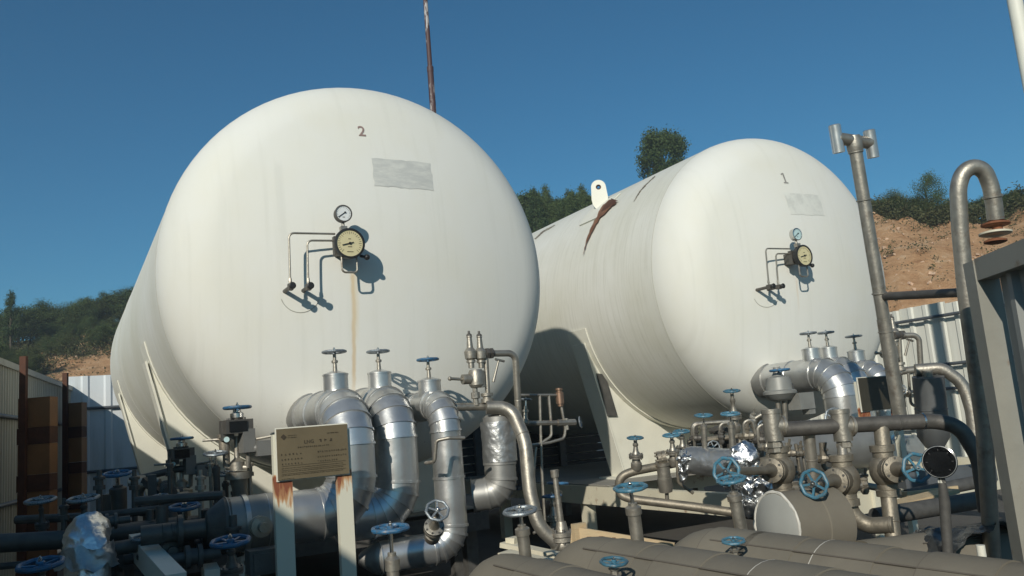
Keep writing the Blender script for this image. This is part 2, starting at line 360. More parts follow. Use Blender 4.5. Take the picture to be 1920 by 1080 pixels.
# ---------------------------------------------------------------- builders for pipework
def clad_pipe(t, pts, br, r, m='cladding', seg=.32, bend_seg=5, n=28, start=0):
    """insulated pipe in sheet-metal cladding: every sheet a lapped sleeve of its own"""
    pts = [V(p) for p in pts]; fl = [pts[0]]; cuts = []
    path = fillet(pts, br, bend_seg); prev = path[0]; st = [prev]
    for q in path[1:]:
        L = (q-prev).length; k = max(1, int(round(L/seg))) if L > seg*1.2 else 1
        for j in range(1, k+1): st.append(prev.lerp(q, j/k))
        prev = q
    st = [p for i, p in enumerate(st) if i == 0 or (p-st[i-1]).length > .004]
    dirs = []
    for i in range(len(st)):
        a = st[i]-st[i-1] if i else st[1]-st[0]; b = st[i+1]-st[i] if i < len(st)-1 else a
        dirs.append((a.normalized()+b.normalized()).normalized())
    u = None
    for i in range(start, len(st)-1):
        p, q = st[i], st[i+1]; ax = (q-p).normalized(); mb = MB(); ids = []
        u0, w0, _ = frame_of(ax)
        if u is not None: u0 = (u-ax*u.dot(ax)).normalized(); w0 = ax.cross(u0)
        u = u0
        def rg(c, dn, rr):
            i0 = len(mb.v)
            for k in range(n):
                a = 2*math.pi*k/n; o = (u0*math.cos(a)+w0*math.sin(a))*rr; sh = -o.dot(dn)/ax.dot(dn); mb.v.append(c+o+ax*sh)
            return i0
        e = .012 if i < len(st)-2 else 0
        a = rg(p, dirs[i], r); b1 = rg(q-ax*.006, dirs[i+1], r); b2 = rg(q-ax*.006, dirs[i+1], r+.008); b3 = rg(q+ax*e, dirs[i+1], r+.008)
        mb.bridge(a, b1, n); mb.bridge(b1, b2, n); mb.bridge(b2, b3, n); mb.cap(a, n, True); mb.cap(b3, n)
        part('cladding_sleeve', mb, m, t)
    return st
def pipe_thing(name, label, pts, r, br=.1, m='steel', group=None, cat='pipe', n=14, welds=(), seg=7):
    pts = [V(p) for p in pts]; lo = min(pts, key=lambda p: p.z)
    t = thing(name, label, cat, lo, group)
    part('pipe_run', MB().tube(fillet(pts, br, seg), r, n), m, t)
    for (i, k) in welds:
        c = pts[i].lerp(pts[i+1], k); a = (pts[i+1]-pts[i]).normalized()
        part('weld_bead', MB().lathe(c-a*.006, a, [(0, r), (.003, r*1.07), (.009, r*1.07), (.012, r)], n, False, False), m, t)
    return t
def gate_valve(label, base, top, wr, br, wheel='wheel_blue', m='steel', group=None, name='gate_valve', style='gate', foot=0.):
    """base: where the bonnet leaves the pipe; top: centre of the handwheel"""
    base = V(base); top = V(top); a = (top-base); L = a.length; a.normalize()
    t = thing(name, label, 'valve', base, group)
    if style == 'gate':
        part('body', MB().lathe(base-a*br*1.6, a, [(0, br*.75), (br*.4, br*1.0), (br*1.4, br*1.0), (br*1.6, br*.8), (L*.16+br*1.6, br*.7)], 18), m, t)
        fl = part('bonnet_flange', MB().lathe(base+a*L*.16, a, [(0, br*1.3), (L*.07, br*1.3), (L*.075, br*1.05), (L*.085, br*1.05), (L*.09, br*1.3), (L*.16, br*1.3), (L*.18, br*.8)], 20), m, t)
        part('bolt', MB().bolts(base+a*L*.24, a, br*1.1, br*.12, L*.24, 8), 'iron', fl, kind='stuff')
        part('yoke', MB().lathe(base+a*L*.34, a, [(0, br*.72), (L*.12, br*.5), (L*.3, br*.38), (L*.34, br*.5), (L*.42, br*.5), (L*.44, br*.34), (L*.62, br*.3)], 14), m, t)
        part('stem', MB().cyl(base+a*L*.7, top+a*wr*.3, br*.2, n=10), 'steel_bright', t)
    elif style == 'stem':
        part('extension_tube', MB().lathe(base, a, [(0, br*1.25), (.012, br*1.25), (.014, br), (L*.62, br)], 16), m, t)
        part('tube_cap', MB().lathe(base+a*L*.62, a, [(0, br*1.22), (L*.1, br*1.22), (L*.13, br*.7), (L*.16, br*.7)], 12), m, t)
        part('stem', MB().cyl(base+a*L*.7, top+a*wr*.25, br*.3, n=10), 'steel_bright', t)
    elif style == 'small':
        part('body', MB().lathe(base-a*br, a, [(0, br*.7), (br*.5, br*1.1), (br*1.4, br*1.1), (br*1.8, br*.6)], 12), m, t)
        part('bonnet', MB().lathe(base+a*br*.6, a, [(0, br*.75), (L*.3, br*.6), (L*.32, br*.9), (L*.42, br*.9), (L*.45, br*.5), (L*.6, br*.45)], 6), m, t)
        part('stem', MB().cyl(base+a*L*.5, top+a*wr*.2, br*.25, n=8), 'steel_bright', t)
    handwheel(t, top, a, wr, wheel)
    return t
def globe_valve(label, c, wheel_c, br, wr, m='bronze', wheel='wheel_teal', group=None, vert=(0, 0, 1)):
    """valve in a standing pipe, its wheel on a sideways stem"""
    c = V(c); wheel_c = V(wheel_c); a = (wheel_c-c); L = a.length; a.normalize(); up = V(vert)
    t = thing('globe_valve', label, 'valve', c-up*br*2, group)
    part('body', MB().sphere(c, br*1.25, 18, (1, 1, 1.12)), m, t)
    part('neck', MB().lathe(c-up*br*2, up, [(0, br*.95), (br*.5, br*.95), (br*.55, br*.8), (br*3.45, br*.8), (br*3.5, br*.95), (br*4, br*.95)], 16), m, t)
    fl = part('bonnet', MB().lathe(c+a*br*.6, a, [(0, br), (br*.7, br), (br*.72, br*1.02), (br*1.0, br*1.02), (br*1.03, br*.9), (br*1.07, br*1.02), (br*1.4, br*1.02), (br*1.5, br*.6), (br*2.1, br*.36), (max(L-br, br*2.3), br*.28)], 16), m, t)
    part('bolt', MB().bolts(c+a*br*1.65, a, br*.86, br*.1, br*.9, 6), 'iron', fl, kind='stuff')
    part('stem', MB().cyl(c+a*br*1.8, wheel_c+a*wr*.25, br*.2, n=10), 'steel_bright', t)
    handwheel(t, wheel_c, a, wr, wheel)
    return t

# ================================================================ the setting: ground and hills
def terrain_mat():
    m = bpy.data.materials.new('hill_earth'); m.use_nodes = True; N = m.node_tree.nodes; Lk = m.node_tree.links
    b = N['Principled BSDF']; b.inputs['Roughness'].default_value = .95; b.inputs['Specular IOR Level'].default_value = .1
    tc = N.new('ShaderNodeTexCoord')
    def nz(sc, det=7, ro=.65, src=None):
        n = N.new('ShaderNodeTexNoise'); n.inputs['Scale'].default_value = sc; n.inputs['Detail'].default_value = det; n.inputs['Roughness'].default_value = ro; Lk.new(src or tc.outputs['Object'], n.inputs[0]); return n.outputs[0]
    def ramp(v, stops):
        r = N.new('ShaderNodeValToRGB'); e = r.color_ramp.elements
        while len(e) < len(stops): e.new(.5)
        for i, (p, c) in enumerate(stops): e[i].position = p; e[i].color = (*c, 1)
        Lk.new(v, r.inputs[0]); return r.outputs[0]
    mp = N.new('ShaderNodeMapping'); mp.inputs['Scale'].default_value = (1.0, 1.0, 1.3); mp.inputs['Rotation'].default_value = (.5, .6, .3); Lk.new(tc.outputs['Object'], mp.inputs[0])
    earth = ramp(nz(.9, 12, .78, mp.outputs[0]), [(.32, (.28, .145, .07)), (.44, (.49, .28, .145)), (.56, (.58, .36, .20)), (.68, (.66, .50, .34))])
    scrub = ramp(nz(.8), [(.35, (.03, .036, .016)), (.5, (.06, .055, .026)), (.62, (.11, .085, .05)), (.75, (.2, .135, .08))])
    at = N.new('ShaderNodeAttribute'); at.attribute_name = 'bare'
    ad = N.new('ShaderNodeMath'); ad.operation = 'ADD'; Lk.new(at.outputs['Fac'], ad.inputs[0]); 
    n2 = N.new('ShaderNodeMath'); n2.operation = 'MULTIPLY_ADD'; n2.inputs[1].default_value = .9; n2.inputs[2].default_value = -.45; Lk.new(nz(.6), n2.inputs[0]); Lk.new(n2.outputs[0], ad.inputs[1])
    rg = N.new('ShaderNodeMapRange'); rg.inputs[1].default_value = .4; rg.inputs[2].default_value = .6; Lk.new(ad.outputs[0], rg.inputs[0])
    mx = N.new('ShaderNodeMixRGB'); Lk.new(rg.outputs[0], mx.inputs[0]); Lk.new(scrub, mx.inputs[1]); Lk.new(earth, mx.inputs[2]); Lk.new(mx.outputs[0], b.inputs['Base Color'])
    bp = N.new('ShaderNodeBump'); bp.inputs['Strength'].default_value = .75; bp.inputs['Distance'].default_value = .4; Lk.new(nz(1.9, 12, .78), bp.inputs['Height']); Lk.new(bp.outputs[0], b.inputs['Normal'])
    MATS['hill_earth'] = m
terrain_mat()
mat('yard', (.10, .095, .085), .9, 0, .25, 1.2, .2, 8, col2=(.055, .05, .045), mixscale=.6, mixlo=.4, mixhi=.65)
g = MB(); g.v = [V((-600, -600, 0)), V((600, -600, 0)), V((600, 600, 0)), V((-600, 600, 0))]; g.f = [(0, 1, 2, 3)]
struct('ground', g, 'yard')

def lerp_tab(x, tab):
    if x <= tab[0][0]: return tab[0][1]
    for (a, b), (c, d) in zip(tab, tab[1:]):
        if x <= c: t = (x-a)/(c-a); t = t*t*(3-2*t); return b+(d-b)*t
    return tab[-1][1]
def az_of(px): return math.degrees(math.atan((px-960)/F))+math.degrees(YAW)      # degrees from +Y towards +X
AZ = {k: az_of(k) for k in (0, 240, 1050, 1250, 1640, 1920)}
CREST = [(-60, 9), (AZ[0]-6, 10.5), (AZ[240], 12.6), (20, 14.0), (AZ[1050], 15.0), (AZ[1250], 14.6), (AZ[1250]+6, 13.0), (AZ[1640], 11.1), (AZ[1920], 10.7), (75, 10.5), (110, 9)]
RCREST = [(-60, 85), (AZ[240], 80), (AZ[1050], 66), (AZ[1640], 52), (75, 50), (110, 60)]
RFOOT = [(-60, 38), (AZ[240], 36), (AZ[1050], 34), (AZ[1640], 33), (110, 33)]
BARE = [(AZ[0]-4, .2), (AZ[0]+2, .45), (AZ[240]-4, .62), (AZ[240], .8), (20, .3), (AZ[1250]+5, .3), (AZ[1640]-5, 1.0), (AZ[1920]+10, 1.0), (90, .5)]
def hill_z(az, r):
    rc, rf, H = lerp_tab(az, RCREST), lerp_tab(az, RFOOT), lerp_tab(az, CREST)
    t = (r-rf)/(rc-rf)
    if t < 0: z = -.5
    elif t < 1:
        steep = lerp_tab(az, [(AZ[240], 1.0), (AZ[1640]-6, .75), (AZ[1640], .62)]); z = H*(t**steep)*(1 if t < .97 else 1)
    else: z = H + (r-rc)*.02
    p = V((r*math.sin(rad(az)), r*math.cos(rad(az)), 0))
    if t > 0:
        w = min(1, t*4)
        z += w*(mnoise.fractal(p*.09, 1.0, 2.0, 6)*.8 + (mnoise.fractal(V((az*.30+r*.06, r*.05, 3)), 1.0, 2.0, 4)*.7+mnoise.fractal(p*.5, .8, 2.0, 4)*.35)*(1 if t < 1 else .3))
    return z
def hill_pt(az, r): return V((CAM.x+r*math.sin(rad(az)), CAM.y+r*math.cos(rad(az)), hill_z(az, r)))
hb = MB(); azs = [-62+i*.6 for i in range(int(165/.6))]; rs = [28+i*1.0 for i in range(70)]+[100+i*12 for i in range(20)]
bare = []
for a in azs:
    for r in rs:
        hb.v.append(hill_pt(a, r)); t = (r-lerp_tab(a, RFOOT))/(lerp_tab(a, RCREST)-lerp_tab(a, RFOOT))
        bare.append(lerp_tab(a, BARE)*(1 if t < .93 else max(0, 1-(t-.93)*14)))
nr = len(rs)
for i in range(len(azs)-1):
    for j in range(nr-1): hb.f.append((i*nr+j, i*nr+j+1, (i+1)*nr+j+1, (i+1)*nr+j))
hill = struct('hillside', hb, 'hill_earth'); hill.data.polygons.foreach_set('use_smooth', [True]*len(hill.data.polygons))
at = hill.data.attributes.new('bare', 'FLOAT', 'POINT'); at.data.foreach_set('value', bare)

# ---------------------------------------------------------------- trees and scrub
def leaf_mat(name, c1, c2):
    m = bpy.data.materials.new(name); m.use_nodes = True; N = m.node_tree.nodes; Lk = m.node_tree.links
    b = N['Principled BSDF']; b.inputs['Roughness'].default_value = .75; b.inputs['Specular IOR Level'].default_value = .2
    tc = N.new('ShaderNodeTexCoord'); n = N.new('ShaderNodeTexNoise'); n.inputs['Scale'].default_value = 1.6; n.inputs['Detail'].default_value = 5; Lk.new(tc.outputs['Object'], n.inputs[0])
    oi = N.new('ShaderNodeObjectInfo'); ad = N.new('ShaderNodeMath'); ad.operation = 'MULTIPLY_ADD'; ad.inputs[1].default_value = .35; Lk.new(oi.outputs['Random'], ad.inputs[0]); Lk.new(n.outputs[0], ad.inputs[2])
    r = N.new('ShaderNodeValToRGB'); e = r.color_ramp.elements; e[0].position = .36; e[0].color = (*c1, 1); e[1].position = .95; e[1].color = (*c2, 1); Lk.new(ad.outputs[0], r.inputs[0])
    Lk.new(r.outputs[0], b.inputs['Base Color']); MATS[name] = m
leaf_mat('leaf_dark', (.024, .046, .017), (.085, .118, .038))
leaf_mat('leaf_mid', (.035, .055, .02), (.085, .10, .035))
leaf_mat('leaf_scrub', (.03, .042, .018), (.085, .085, .036))
def leaf_quads(mb, c, n, sp, s, rnd):
    for _ in range(n):
        p = V(c)+V((rnd.gauss(0, sp), rnd.gauss(0, sp), rnd.gauss(0, sp*.8)))
        a = V((rnd.gauss(0, 1), rnd.gauss(0, 1), rnd.gauss(0, .7))).normalized(); b = a.cross(V((rnd.gauss(0, 1), rnd.gauss(0, 1), rnd.gauss(0, 1)))).normalized()
        q = s*rnd.uniform(.6, 1.3); i = len(mb.v); mb.v += [p-a*q, p+b*q*.45, p+a*q, p-b*q*.45]; mb.f.append((i, i+1, i+2, i+3))
def tree_meshes(seed, h, w, kind):
    rnd = random.Random(seed); tr = MB(); cr = MB()
    top = V((rnd.uniform(-.2, .2), rnd.uniform(-.2, .2), h*.8)); mid = top*.5+V((rnd.uniform(-.15, .15), 0, 0))
    tr.tube([V((0, 0, -.6)), mid*.6, mid*1.2, top], [h*.03, h*.024, h*.017, h*.006], 7)
    nc = (64 if seed == 9 else 30) if kind != 'slim' else 24
    for k in range(nc):
        t = rnd.uniform(.22, 1) if kind != 'umbrella' else rnd.uniform(.55, 1)
        wid = {'round': math.sin(math.pi*min(1, t*.86))**.6, 'slim': (1.06-t)*1.0+.12, 'umbrella': 1.0}[kind]
        a = rnd.uniform(0, 6.283); rr = w*.5*wid*rnd.uniform(.35, 1); z = h*(.12+.86*t)
        c = V((rr*math.cos(a), rr*math.sin(a), z)); 
        if k % 2 == 0: tr.tube([V((0, 0, z*.8)), V((c.x*.5, c.y*.5, z*.93)), c], [h*.01, h*.007, h*.003], 4)
        leaf_quads(cr, c, 300, w*(.072 if seed == 9 else .09), .075*h/5, rnd)
    return base_mesh('tree_trunk', tr), base_mesh('tree_crown', cr)
TREES = {}
for nm, args in dict(a=(1, 5, 4.2, 'round'), b=(2, 4, 3.8, 'round'), c=(3, 5.5, 2.6, 'slim'), d=(4, 6, 2.9, 'slim'), e=(5, 3.2, 3.6, 'umbrella'), f=(6, 6, 4.4, 'round'), g=(9, 6, 3.9, 'round')).items():
    t_, c_ = tree_meshes(*args); t_.materials.append(MATS['trunk']); c_.materials.append(MATS['leaf_mid' if nm in 'ae' else 'leaf_dark']); TREES[nm] = (t_, c_)
def tree(name, label, group, p, kind, sc, rot=None, scz=1.):
    o = bpy.data.objects.new(name, None); COL.objects.link(o); o.location = p; o.scale = (sc, sc, sc*scz); o.rotation_euler = (0, 0, random.uniform(0, 6.28) if rot is None else rot)
    o['label'] = label; o['category'] = 'tree'
    if group: o['group'] = group
    for nm, me in zip(('trunk', 'crown'), TREES[kind]):
        c = bpy.data.objects.new(nm, me); COL.objects.link(c); c.parent = o
    return o
rt = random.Random(11)
HT = dict(g=6, a=5, b=4, c=5.5, d=6, e=3.2, f=6)
def top_z(px, py, r):                     # height of a crown top seen at px, py when it stands r metres away
    q = ray(px, py); return CAM.z+q.z/math.hypot(q.x, q.y)*r
def tree_to(name, label, group, px, py, r, kind, wide=1., rot=None):
    az = az_of(px); p = hill_pt(az, r)-V((0, 0, .15)); h = max(1.0, top_z(px, py, r)-p.z); sz = h/(HT[kind]*1.02); sw = sz*wide
    o = tree(name, label, group, p, kind, sw, rot, sz/sw); return o
LG = 'small dark green tree in the wood covering the hillside left of the big tanks'
for k in range(80):          # wood on the left hill
    px = rt.uniform(-60, 290); az = az_of(px); rc, rf = lerp_tab(az, RCREST), lerp_tab(az, RFOOT)
    if k < 36: tree_to('hill_tree', LG, 'trees on the left hillside', px, 586-px*.17+rt.uniform(-6, 16), rc+rt.uniform(-3, 2), rt.choice('abbf'), rt.uniform(1.0, 1.5)); continue
    t = rt.uniform(.66, .95) if px > 70 else rt.uniform(.35, .95)
    tree('hill_tree', LG, 'trees on the left hillside', hill_pt(az, rf+(rc-rf)*t)-V((0, 0, .3)), rt.choice('abbf'), rt.uniform(.3, .5))
CG = 'pointed dark conifer in the row between the two tank tops'
for k in range(44):          # conifers seen between the two tanks
    px = 945+k*4.6+rt.uniform(-4, 4); az = az_of(px); rc = lerp_tab(az, RCREST)
    tree_to('conifer_tree', CG, 'conifers behind the tanks', px, 357-(px-970)*.03+rt.uniform(-8, 22), rc+rt.uniform(-6, 2), rt.choice('cd'), rt.uniform(.6, .95))
tree_to('tall_tree', 'tall broad dark tree standing alone above the right-hand tank', None, 1272, 238, lerp_tab(az_of(1256), RCREST), 'g', .74, 1.0)
tree_to('crest_tree', 'round-topped tree rising above the scrub behind the gooseneck pipe', None, 1768, 322, lerp_tab(az_of(1768), RCREST)+1.2, 'b', .62, 2.0)
tree_to('crest_sapling', 'small wispy sapling on the crest left of the gooseneck pipe', None, 1702, 358, lerp_tab(az_of(1702), RCREST)+1., 'e', .7, 2.0)
for k in range(64):          # bushes on the crest of the bare slope
    px = rt.uniform(1590, 2010); az = az_of(px); rc = lerp_tab(az, RCREST)
    tree_to('crest_bush', 'low green bush in the hedge-like scrub along the crest of the bare slope', 'bushes on the crest of the bare slope', px, 377-(px-1640)*.03+rt.uniform(-8, 26), rc+rt.uniform(-.3, 2.5), rt.choice('ab'), rt.uniform(1.1, 1.7))
tree_to('twiggy_tree', 'thin twiggy treetop at the far left edge of the hill', None, 6, 548, 72, 'c', .6)
sc_ = MB(); rs_ = random.Random(5)
for k in range(2600):
    px = rs_.uniform(-120, 330) if k < 1500 else rs_.uniform(900, 2050); az = az_of(px); rc, rf = lerp_tab(az, RCREST), lerp_tab(az, RFOOT)
    t = rs_.uniform(.2, 1.05) if px < 330 else rs_.uniform(.93, 1.06)
    b = lerp_tab(az, BARE)
    if px < 330 and t < .6 and rs_.random() < (.85 if px > 70 else .5): continue
    p = hill_pt(az, rf+(rc-rf)*t)+V((0, 0, .25)); leaf_quads(sc_, p, 34, .42, .085, rs_)
for k in range(260):          # weeds on the bare slope
    px = rs_.uniform(1560, 2000); az = az_of(px); rc, rf = lerp_tab(az, RCREST), lerp_tab(az, RFOOT); p = hill_pt(az, rf+(rc-rf)*rs_.random()**.6*.97)+V((0, 0, .05))
    leaf_quads(sc_, p, rs_.randint(5, 26), rs_.uniform(.08, .25), .06, rs_)
struct('hill_scrub', sc_, 'leaf_scrub', 'stuff', False)
st_ = MB()
for k in range(420):          # loose stones on the bare slopes
    px = rs_.uniform(1580, 2000) if k < 310 else rs_.uniform(60, 260); az = az_of(px); rc, rf = lerp_tab(az, RCREST), lerp_tab(az, RFOOT); p = hill_pt(az, rf+(rc-rf)*rs_.random()*.97); s = rs_.uniform(.04, .17)*rs_.uniform(.5, 1)
    i = len(st_.v); st_.box(p, (s*rs_.uniform(.8, 1.6), s, s*rs_.uniform(.6, 1)), Matrix.Rotation(rs_.uniform(0, 3), 3, V((rs_.random(), rs_.random(), 1)).normalized()))
    for q in range(i, len(st_.v)): st_.v[q] = st_.v[q]+V((rs_.gauss(0, s*.15), rs_.gauss(0, s*.15), rs_.gauss(0, s*.12)))
mat('stones', (.50, .35, .24), .9, 0, .3, 2)
struct('hill_stones', st_, 'stones', 'stuff', False)

# ================================================================ tanks
def head_y(x, z, yc=0, off=0.):                        # surface of the front head, seen from the tank's own axes
    r = math.hypot(x, z-ZC)
    return yc-off-((HD-(RC-math.sqrt(RC*RC-r*r))) if r < RT else math.sqrt(max(RK**2-(r-(R-RK))**2, 0)))
def build_tank(T, label, hm, number, num_mat, plate, plate_mat):
    t = thing('storage_tank', label, 'storage tank', T, 'white horizontal storage tanks'); o = V(T); C = o+V((0, 0, ZC)); N = 96
    part('shell', MB().lathe(C, (0, 1, 0), [(0, R), (1.9, R), (3.8, R), (5.7, R), (TLEN, R)], N, False, False), 'shell_paint', t)
    fa = math.asin((R-RK)/(RC-RK)); prof = [(-(HD-(RC-RC*math.cos(fa*k/14))), RC*math.sin(fa*k/14)) for k in range(15)]+[(-RK*math.cos(a), R-RK+RK*math.sin(a)) for a in [fa+(math.pi/2-fa)*k/16 for k in range(1, 17)]]
    part('front_head', MB().lathe(C, (0, 1, 0), prof, N, True, False), hm, t)
    part('rear_head', MB().lathe(C+V((0, TLEN, 0)), (0, 1, 0), [(-d, r) for d, r in prof[::-1]], N, False, True), 'shell_paint', t)
    for y in (.012, 5.05):
        part('weld_seam', MB().lathe(C+V((0, y-.007, 0)), (0, 1, 0), [(0, R-.002), (.004, R+.0025), (.008, R+.0025), (.012, R-.002)], N, False, False), 'seam', t)
    # saddles
    for ys in (1.62, 6.2):
        ang = 2.05; zb = .80; pts = []
        a0, a1 = -math.pi/2-ang*.62, -math.pi/2+ang*.62
        web = MB(); poly = [C+V((R*1.008*math.cos(a0+(a1-a0)*k/30), ys, R*1.008*math.sin(a0+(a1-a0)*k/30))) for k in range(31)]
        lx = 1.28; poly += [o+V((lx, ys, zb)), o+V((-lx, ys, zb))]
        s = part('saddle', web.prism(poly, (0, .03, 0)), 'cream', t, False)
        wr = MB()
        for k in range(40):
            aa, ab = a0-.09+(a1-a0+.18)*k/40, a0-.09+(a1-a0+.18)*(k+1)/40; i = len(wr.v)
            for (ag, rr, yy) in ((aa, R+.002, -.10), (ab, R+.002, -.10), (ab, R+.016, -.10), (aa, R+.016, -.10), (aa, R+.002, .34), (ab, R+.002, .34), (ab, R+.016, .34), (aa, R+.016, .34)):
                wr.v.append(C+V((rr*math.cos(ag), ys+yy, rr*math.sin(ag))))
            for f in ((0, 1, 2, 3), (7, 6, 5, 4), (3, 2, 6, 7), (0, 4, 5, 1)): wr.f.append(tuple(i+q for q in f))
            if k == 0: wr.f.append((i, i+3, i+7, i+4))
            if k == 39: wr.f.append((i+1, i+5, i+6, i+2))
        part('wrapper_plate', wr, 'cream', s, True)
        for sg in (-1, 1):
            p0 = C+V((sg*R*1.02*math.cos(a1), ys+.12, R*1.02*math.sin(a1)-.02)); p1 = o+V((sg*lx, ys+.12, zb))
            part('side_flange', MB().bar(p0, p1, .30, .02, up=(1, 0, 0)), 'cream', s, False)
        for xx in (-.45, .45):
            z1 = ZC-math.sqrt(R*R-xx*xx)-.02; part('stiffener', MB().box(o+V((xx, ys+.13, (zb+z1)/2)), (.02, .2, z1-zb)), 'cream', s, False)
        part('base_plate', MB().box(o+V((0, ys+.12, zb-.015)), (2.9, .42, .03)), 'cream', s, False)
    # painted number, laid on the head
    nx, nz, hgt = number[1:]
    cu = bpy.data.curves.new('number', 'FONT'); cu.body = number[0]; cu.size = hgt*1.4; cu.align_x = 'CENTER'; cu.align_y = 'CENTER'; cu.offset = .0015 if number[0] == '2' else .003
    tmp = bpy.data.objects.new('tmp', cu); COL.objects.link(tmp); dg = bpy.context.evaluated_depsgraph_get(); me = bpy.data.meshes.new_from_object(tmp.evaluated_get(dg))
    mb = MB(); mb.v = [o+V((nx+v.co.x, head_y(nx+v.co.x, nz+v.co.y, 0, .004), nz+v.co.y)) for v in me.vertices]; mb.f = [tuple(p.vertices) for p in me.polygons]
    if number[0] == '1':                               # stencilled figure with a flag and a foot
        mb = MB()
        for quad in (((-.011, -.06), (.011, -.06), (.011, .06), (-.011, .06)), ((-.036, .03), (-.011, .042), (-.011, .06), (-.036, .044)), ((-.034, -.075), (.036, -.075), (.036, -.0605), (-.034, -.0605))):
            i = len(mb.v); mb.v += [o+V((nx+a, head_y(nx+a, nz+b, 0, .004), nz+b)) for a, b in quad]; mb.f.append((i, i+1, i+2, i+3))
    bpy.data.objects.remove(tmp); part('number_marking', mb, num_mat, t, False, 'painted number '+number[0])
    # pale trace of a removed plate
    mb = MB(); nu, nv = 14, 7; (ax, az_), (bx, bz), (cx, cz), (dx, dz) = plate
    rr = random.Random(3)
    for i in range(nu+1):
        for j in range(nv+1):
            u, v = i/nu, j/nv; x = (ax*(1-u)+bx*u)*(1-v)+(dx*(1-u)+cx*u)*v; z = (az_*(1-u)+bz*u)*(1-v)+(dz*(1-u)+cz*u)*v
            if i in (0, nu): x += rr.uniform(-.006, .006)
            if j in (0, nv): z += rr.uniform(-.006, .006)
            mb.v.append(o+V((x, head_y(x, z, 0, .003), z)))
    for i in range(nu):
        for j in range(nv): k = i*(nv+1)+j; mb.f.append((k, k+nv+1, k+nv+2, k+1))
    part('glue_residue', mb, plate_mat, t)
    return t
def on_head(px, py, T):                                 # where a sight line meets a tank's head, in the tank's own axes
    r = ray(px, py); lo = (T.y-1.0-CAM.y)/r.y; hi = (T.y-CAM.y)/r.y
    for _ in range(40):
        m = (lo+hi)/2; p = CAM+r*m-V(T)
        if p.y > head_y(p.x, p.z): hi = m
        else: lo = m
    return CAM+r*hi-V(T)
def xz(p): return (p.x, p.z)
n2 = on_head(678, 247, T2); n1 = on_head(1470, 333, T1)
tank2 = build_tank(T2, 'large white horizontal tank marked 2, nearer and on the left', 'head_paint_2', ('2', n2.x, n2.z, .10), 'marking',
    [xz(on_head(*q, T2)) for q in ((697, 297), (806, 306), (813, 358), (702, 348))], 'residue')
tank1 = build_tank(T1, 'large white horizontal tank marked 1, farther back on the right', 'head_paint_1', ('1', n1.x, n1.z, .10), 'marking_grey',
    [xz(on_head(*q, T1)) for q in ((1469, 362), (1535, 366), (1546, 405), (1483, 402))], 'residue_pale')
def on_shell(px, py, T, off=.004):
    r = ray(px, py); a = r.x**2+r.z**2; ox, oz = CAM.x-T.x, CAM.z-ZC-T.z; b = 2*(r.x*ox+r.z*oz); k = ox*ox+oz*oz-(R+off)**2
    return CAM+r*((-b-math.sqrt(max(0, b*b-4*a*k)))/(2*a))
def shell_pt(T, y, ang, off): return V((T.x+(R+off)*math.cos(ang), y, ZC+T.z+(R+off)*math.sin(ang)))
def shell_patch(parent, name, T, y0, a0, w, da, m, taper=.2, drift=0., off=.004, thick=None):
    """a run of rust on the shell: starts wide at (y0, a0) and narrows as it runs down"""
    mb = MB(); n = 14; rr = random.Random(int(y0*100))
    for k in range(n+1):
        f = k/n; hw = w*.5*(1-(1-taper)*f)*(1+rr.uniform(-.15, .15)); yc = y0+drift*f
        for s in (-1, 0, 1): mb.v.append(shell_pt(T, yc+s*hw, a0+da*f, off))
    for k in range(n):
        for s in range(2): i = k*3+s; mb.f.append((i, i+1, i+4, i+3))
    return part(name, mb, m, parent)
def ang_of(p, T): return math.atan2(p.z-ZC-T.z, p.x-T.x) % (2*math.pi)
# lifting lug on tank 1 with its pad and rust
lp = on_shell(1123, 390, T1); la = ang_of(lp, T1); ly = lp.y
lug = MB(); nrm = V((math.cos(la), 0, math.sin(la))); tg = V((0, 1, 0)); bl = shell_pt(T1, ly, la, -.05)
def ring_plate(mb, base, up, side, thick, w, h, hole_c, hole_r):
    n = 24; outer = []; inner = []
    for k in range(n):
        a = 2*math.pi*k/n; d = V((math.cos(a), math.sin(a), 0)); x, y = d.x*w*.5, d.y*w*.5
        if y < 0: y = y*((hole_c)/(w*.5)); x = (w*.5)*(1 if d.x > 0 else -1)*min(1, abs(d.x)*1.25+.0)*(1+.25*abs(d.y))
        outer.append(base+side*x+up*(hole_c+y)); inner.append(base+side*(d.x*hole_r)+up*(hole_c+d.y*hole_r))
    nn = side.cross(up).normalized()*thick*.5; i = len(mb.v)
    for lst, sg in ((outer, 1), (inner, 1), (outer, -1), (inner, -1)): mb.v += [p+nn*sg for p in lst]
    for k in range(n):
        q = (k+1) % n
        mb.f += [(i+k, i+q, i+n+q, i+n+k), (i+2*n+q, i+2*n+k, i+3*n+k, i+3*n+q), (i+k, i+2*n+k, i+2*n+q, i+q), (i+n+q, i+3*n+q, i+3*n+k, i+n+k)]
ring_plate(lug, bl, (nrm*.04+V((0, 0, 1))*.96).normalized(), V((.80, -.6, 0)).normalized(), .05, .20, .40, .33, .036)
lg = part('lifting_lug', lug, 'cream', tank1, True, 'white lifting lug with a rusty eye')
hc = bl+(nrm*.04+V((0, 0, 1))*.96).normalized()*.33; ax_ = V((.80, -.6, 0)).cross(nrm).normalized()
part('rust_eye', MB().torus(hc, V((.80, -.6, 0)).normalized().cross((nrm*.04+V((0, 0, 1))*.96).normalized()), .040, .022, 20, 6), 'rust_dark', lg)
pad = MB()
